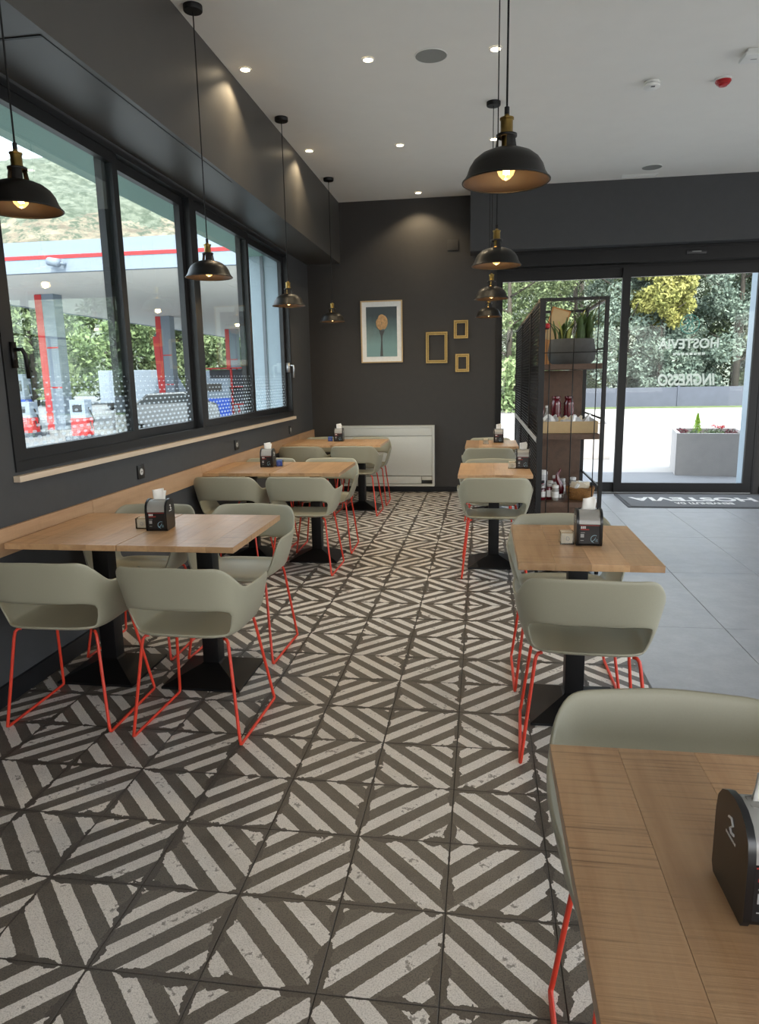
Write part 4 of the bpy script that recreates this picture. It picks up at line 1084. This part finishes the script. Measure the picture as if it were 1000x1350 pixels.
def small_plant(x, y, m_, lab, n=120, r=.09, h=.10, pet=None):
    t = thing('bedding_plant', lab, 'plant', (x, y, .555), 0, 'bedding plants in the planter')
    def f():
        a = random.uniform(0, 2*PI); rr = r*math.sqrt(random.random()); return (rr*math.cos(a), rr*math.sin(a), h*random.random()*(1-rr/r*.5))
    bm = bmesh.new(); leaf_cloud(bm, n, f, .02); obj('leaves', bm, m_, t)
    for k in range(4):
        a = k*1.7; bm = bmesh.new(); tube(bm, [(0, 0, 0), (.04*math.cos(a), .04*math.sin(a), h*.8), (.06*math.cos(a), .06*math.sin(a), h*1.2)], .0025, 5); obj('stem', bm, 'trunk', t)
    if pet:
        for k in range(7):
            bm = bmesh.new(); leaf_cloud(bm, 14, lambda: (random.gauss(0, .012), random.gauss(0, .012), random.gauss(0, .012)), .016)
            obj('flower', bm, pet, t, loc=(random.uniform(-.06, .06), random.uniform(-.06, .06), h*.9+random.uniform(0, .05)))
small_plant(3.02, 11.25, 'flower_dark', 'dark red bedding plant left of the dwarf conifer')
small_plant(3.07, 10.80, 'leaf_low', 'grey green bedding plant in front of the dwarf conifer')
small_plant(3.30, 10.85, 'leaf_low', 'grey green bedding plant between conifer and red flowers')
small_plant(3.44, 10.90, 'leaf_low', 'red flowering cyclamen right of the dwarf conifer', pet='flower_red')
small_plant(3.62, 10.95, 'flower_dark', 'dark leaved bedding plant at the right of the planter')
# verge, wall, hedge
struct(boxes('ground_verge', 'grass', None, (-1.5, 60, 31.2, 60, -.0195, .02)), 'grass verge before the grey wall')
fw = thing('yard_wall', 'low grey panelled wall in front of the trees', 'wall', (15, 32.2, .02))
for k in range(12):
    boxes('panel', 'fence', fw, (-12.6+k*3.0, -9.62+k*3.0, -.06, .06, .0008, .82))
    boxes('post', 'fence', fw, (-12.62+k*3.0-.04, -12.62+k*3.0+.04, -.10, .10, .0008, .88))
def tree(name, lab, x, y, h, w, mat, n=5200, kind='round', leafs=.20, group='trees beyond the yard', z0=0.0, base=.06):
    t = thing(name, lab, 'tree', (x, y, z0), 0, group)
    bm = bmesh.new(); tube(bm, [(0, 0, -.02), (.05, .03, h*.35), (0, 0, h*.7)], [w*.032, w*.026, w*.012], 8)
    for k in range(7):
        a = k*2.399; zz = h*(.18+.07*k); tube(bm, [(0, 0, zz), (w*.22*math.cos(a), w*.22*math.sin(a), zz+h*.05), (w*.36*math.cos(a), w*.36*math.sin(a), zz+h*.09)], [w*.011, w*.008, w*.004], 6)
    obj('trunk', bm, 'trunk', t, True)
    cl = []
    for k in range(70):
        tt = base + (1-base)*random.random(); a = random.uniform(0, 2*PI)
        env = ((1-tt)**.75+.05) if kind == 'cone' else math.sin(PI*min(1, max(0, (tt-base)/(1-base)*.86+.12)))**.6
        rr = w/2*env*math.sqrt(random.uniform(.25, 1)); cl.append((rr*math.cos(a), rr*math.sin(a), h*tt, w*.13*random.uniform(.7, 1.3)))
    def f():
        cx, cy, cz, r_ = random.choice(cl)
        v_ = Vector((random.gauss(0, 1), random.gauss(0, 1), random.gauss(0, .75))).normalized()*r_*random.uniform(.55, 1.05)
        return (cx+v_.x, cy+v_.y, cz+v_.z)
    bm = bmesh.new(); leaf_cloud(bm, n, f, leafs); obj('crown', bm, mat, t)
TR = [('round', 'loose light green tree at the far left behind the glass front', 1.2, 34.5, 9.5, 5.0, 'fol_green'),
 ('round', 'light green tree behind the shelf unit beyond the wall', 4.3, 35.5, 10.5, 5.2, 'fol_green'),
 ('cone', 'blue green conifer left of the door stile beyond the wall', 6.6, 34.8, 11.0, 4.6, 'fol_blue'),
 ('round', 'yellow leaved tree seen through the sliding door', 7.9, 33.8, 7.2, 2.8, 'fol_yellow'),
 ('cone', 'low blue green conifer in front of the yellow tree', 8.5, 34.6, 5.0, 3.2, 'fol_blue'),
 ('cone', 'dense blue green conifer right of the yellow tree', 11.6, 35.0, 10.5, 5.2, 'fol_blue'),
 ('cone', 'dark conifer at the right edge of the sliding door', 14.6, 35.4, 11.0, 5.0, 'fol_dark'),
 ('round', 'dark tree filling the gap behind the yellow tree', 9.9, 38.6, 11.5, 6.0, 'fol_dark'),
 ('round', 'pale green tree behind the conifers on the left', 3.0, 39.5, 12.0, 6.0, 'fol_hedge'),
 ('round', 'dark tree far behind the shelf unit', 5.6, 43.5, 13.0, 7.5, 'fol_dark'),
 ('round', 'dark tree behind the right-hand conifers', 13.0, 39.5, 12.5, 6.5, 'fol_dark')]
for kind, lab, x, y, h, w, mt in TR: tree('conifer' if kind == 'cone' else 'leafy_tree', lab, x, y, h, w, mt, 20000, kind, .10, base=.5 if 'yellow leaved' in lab else .04)
t = thing('hedge_shrub', 'light green rounded shrub at the yard edge left of the screen', 'shrub', (.9, 29.5, -.02))
bm = bmesh.new(); leaf_cloud(bm, 3000, lambda: (lambda a, r_, z_: (1.7*r_*math.cos(a), 1.0*r_*math.sin(a), z_))(random.uniform(0, 2*PI), random.uniform(.7, 1), random.uniform(.05, 2.2)), .14); obj('foliage', bm, 'fol_hedge', t)
bm = bmesh.new()
for k in range(5): tube(bm, [(-.8+k*.4, 0, 0), (-.8+k*.4, 0, 1.6)], .04, 6)
obj('stems', bm, 'trunk', t)

# ------------------------------------------------------------------ outside, filling station left of the windows
GZ = -.42
struct(boxes('ground_forecourt', 'asphalt', None, (-120, XO-.001, -20, 120, GZ-.3, GZ)), 'pale forecourt of the filling station')
cp = thing('station_canopy', 'white filling station canopy with red stripe above the forecourt', 'canopy', (-14.0, 37, GZ))
cx0, cx1, cy0, cy1 = -21.35+14, -5.5+14, 21.85-37, 58-37
zb = 5.0-GZ
boxes('fascia', 'station_white', cp, (cx0, cx1, cy0, cy0+.2, zb, zb+.96), (cx0, cx0+.2, cy0+.2, cy1, zb, zb+.96), (cx1-.2, cx1, cy0+.2, cy1, zb, zb+.96), (cx0+.2, cx1-.2, cy1-.2, cy1, zb, zb+.96))
boxes('red_stripe', 'station_red', cp, (cx0-.01, cx1+.01, cy0-.02, cy0-.0005, zb+.42, zb+.53))
boxes('roof_deck', 'station_white', cp, (cx0+.2, cx1-.2, cy0+.2, cy1-.2, zb+.4, zb+.7))
for i in range(4):
    for j in range(9):
        wx = (cx1-cx0-.4)/4; wy = (cy1-cy0-.4)/9
        boxes('ceiling_panel', 'canopy_under', cp, (cx0+.2+i*wx+.01, cx0+.2+(i+1)*wx-.01, cy0+.2+j*wy+.01, cy0+.2+(j+1)*wy-.01, zb+.02, zb+.06))
for y in (27.3, 38.0, 48.7):
    c_ = boxes('column', 'station_white', cp, (-17.9+14, -17.1+14, y-37-.3, y-37+.3, 0.0008, zb+.02))
    boxes('column_stripe', 'station_red', c_, (-17.92+14, -17.62+14, y-37-.32, y-37-.301, .0008, zb), (-17.6+14, -17.1+14, y-37-.32, y-37-.301, 3.3, 3.36), (-17.6+14, -17.1+14, y-37-.32, y-37-.301, 1.7, 1.76))
sc_ = thing('security_camera', 'white security camera on the canopy fascia', 'camera', (-13.55, 21.60, 5.25))
bm = bmesh.new(); tube(bm, [(-.16, 0, .05), (.22, -.06, -.02)], .13, 16); obj('camera_body', bm, 'station_white', sc_, True)
bm = bmesh.new(); tube(bm, [(-.17, 0, .052), (-.19, .002, .056)], .10, 16); obj('lens', bm, 'disp_black', sc_, True)
bm = bmesh.new(); tube(bm, [(.1, -.02, .0), (.25, .06, -.02), (.25, .2515, -.02)], .05, 8); obj('bracket', bm, 'station_white', sc_, True)
# car
car = thing('parked_car', 'silver hatchback parked under the canopy', 'car', (-12.0, 25.6, GZ), .35)
prof = [(-1.9, .35), (-1.95, .75), (-1.75, .95), (-1.05, 1.05), (-.55, 1.45), (.75, 1.5), (1.55, 1.12), (1.9, 1.0), (2.0, .6), (1.95, .33)]
bm = bmesh.new(); prism(bm, prof, 'y', -.82, .82); obj('body', bm, 'car', car, 'auto', .05)
bm = bmesh.new(); prism(bm, [(-1.0, 1.07), (-.56, 1.40), (.72, 1.45), (1.35, 1.14)], 'y', -.835, .835); obj('side_window', bm, 'car_glass', car)
bm = bmesh.new(); prism(bm, [(-1.06, 1.08), (-.60, 1.44), (-.52, 1.44), (-.98, 1.08)], 'y', -.70, .70); obj('windscreen', bm, 'car_glass', car)
bm = bmesh.new(); prism(bm, [(.80, 1.50), (1.55, 1.15), (1.62, 1.15), (.86, 1.50)], 'y', -.68, .68); obj('rear_window', bm, 'car_glass', car)
for x in (-1.25, 1.25):
    for y in (-.78, .78):
        bm = bmesh.new(); tube(bm, [(x, y-.1, .31), (x, y+.1, .31)], .31, 24); wh = obj('wheel', bm, 'rubber', car, True)
        bm = bmesh.new(); tube(bm, [(x, y-.104, .31), (x, y+.104, .31)], .19, 20); obj('hub', bm, 'steel', wh, True)
def pump(x, y, rz, m1, lab, h=1.9, w=.9, d=.5):
    t = thing('fuel_pump', lab, 'fuel pump', (x, y, GZ), rz, 'fuel pumps on the forecourt')
    boxes('plinth', 'fence', t, (-w*.7, w*.7, -d, d, .0008, .15))
    bm = bmesh.new(); box(bm, -w/2, w/2, -d/2, d/2, .1505, h*.55); obj('cabinet', bm, m1, t, False, .02)
    bm = bmesh.new(); box(bm, -w/2, w/2, -d/2, d/2, h*.55+.001, h); obj('head', bm, 'station_white', t, False, .02)
    boxes('display', 'disp_black', t, (-w*.3, w*.3, -d/2-.012, -d/2-.0005, h*.7, h*.88))
    bm = bmesh.new(); tube(bm, [(w/2+.01, 0, h*.8), (w/2+.2, -.05, h*.5), (w/2+.12, -.1, .35), (w/2+.05, -.05, h*.45)], .025, 8); obj('hose', bm, 'rubber', t, True)
    return t
pump(-12.3, 31.3, .2, 'blue', 'white and blue fuel pump seen through the third pane', 2.0, 1.5, .7)
pump(-13.4, 22.1, .0, 'station_red', 'red fuel pump seen low through the second pane', 1.35, .55, .45)
pump(-16.6, 23.6, .0, 'station_red', 'red fuel pump seen low through the first pane', 1.25, .9, .5)
pump(-17.4, 27.0, .0, 'blue', 'blue fuel pump beside the first canopy column', 2.3, .5, .5).location.x = -18.9
t = thing('red_flag_pole', 'slanted bright red banner pole before the second canopy column', 'banner', (-16.6, 35.2, GZ))
bm = bmesh.new(); tube(bm, [(0, 0, 0.001), (-.2, 0, 4.3)], .05, 8); obj('pole', bm, 'station_white', t, True)
bm = bmesh.new(); box(bm, -.16, .16, -.03, .03, .7, 4.2, Matrix.Rotation(-.047, 4, 'Y')); obj('banner', bm, 'station_red', t, False, .01, loc=(.05, -.06, 0))
def van(x, y, rz, lab, mat='station_white'):
    t = thing('delivery_van', lab, 'van', (x, y, GZ), rz, 'vans beyond the forecourt')
    bm = bmesh.new(); box(bm, -2.0, 2.2, -1.0, 1.0, .5, 2.7); obj('cargo_box', bm, mat, t, False, .05)
    bm = bmesh.new(); prism(bm, [(2.21, .45), (3.7, .45), (3.75, 1.2), (3.2, 2.2), (2.21, 2.3)], 'y', -.95, .95); obj('cab', bm, mat, t, False, .03)
    boxes('cab_window', 'car_glass', t, (2.5, 3.2, -.96, -.951, 1.35, 2.0))
    for wx in (-1.2, 2.9):
        for wy in (-.85, .85):
            bm = bmesh.new(); tube(bm, [(wx, wy-.12, .4), (wx, wy+.12, .4)], .4, 20); obj('wheel', bm, 'rubber', t, True)
van(-24.5, 47.0, .4, 'white delivery van parked behind the second canopy column')
van(-22.0, 56.0, .2, 'white van farther back on the forecourt, right of the second column')
t = thing('tyre_rack', 'red framed rack of goods beyond the blue pump', 'rack', (-14.2, 39.5, GZ))
for x in (-1.6, 0, 1.6):
    for y in (-.5, .5): boxes('upright', 'station_red', t, (x-.05, x+.05, y-.05, y+.05, .0008, 2.6))
for z in (.5, 1.5, 2.55): boxes('shelf', 'station_red', t, (-1.65, 1.65, -.55, .55, z, z+.06))
boxes('back_sheet', 'fence', t, (-1.6, 1.6, .3, .34, .57, 2.5))
tl = [('round', 'leafy tree seen through the first pane beyond the forecourt', -38, 56, 9, 9, 'fol_green'),
 ('round', 'light green tree right of the first canopy column', -33, 60, 9.5, 9, 'fol_hedge'),
 ('round', 'tree between first and second canopy columns', -30, 66, 10, 9, 'fol_green'),
 ('round', 'sunlit tree left of the second canopy column', -28, 70, 10.5, 9, 'fol_hedge'),
 ('round', 'dark tree right of the second canopy column', -25, 74, 10.5, 10, 'fol_dark'),
 ('round', 'dark tree left of the third canopy column', -21.5, 76, 10.5, 10, 'fol_dark'),
 ('round', 'dark tree at the far end of the forecourt', -17, 80, 11, 10, 'fol_dark'),
 ('round', 'shrubby tree at the far left of the forecourt', -44, 58, 8, 9, 'fol_dark')]
for kind, lab, x, y, h, w, mt in tl: tree('leafy_tree', lab, x, y, h, w, mt, 9000, kind, .26, 'trees behind the filling station', GZ, .04)
# hillside
bm = bmesh.new(); nx, ny = 112, 60; g = []
from mathutils import noise as mn
for i in range(nx):
    row = []
    for j in range(ny):
        x = -330 + i*3.9; y = 88 + j*3.2
        t_ = j/(ny-1); e = min(1, t_/.55); e = e*e*(3-2*e)
        z = -1 + (56 + 10*mn.noise(Vector((x*.012, 3.1, 0))))*e*(.55+.45*min(1, max(0, (-x-6)/95))) + 4*e*mn.noise(Vector((x*.05, y*.05, 1))) + 1.8*e*mn.noise(Vector((x*.2, y*.2, 2)))
        row.append(bm.verts.new((x, y, z)))
    g.append(row)
for i in range(nx-1):
    for j in range(ny-1): bm.faces.new((g[i][j], g[i+1][j], g[i+1][j+1], g[i][j+1]))
struct(obj('hillside', bm, 'hill', None, True), 'scrubby hillside with bare rock beyond the filling station')
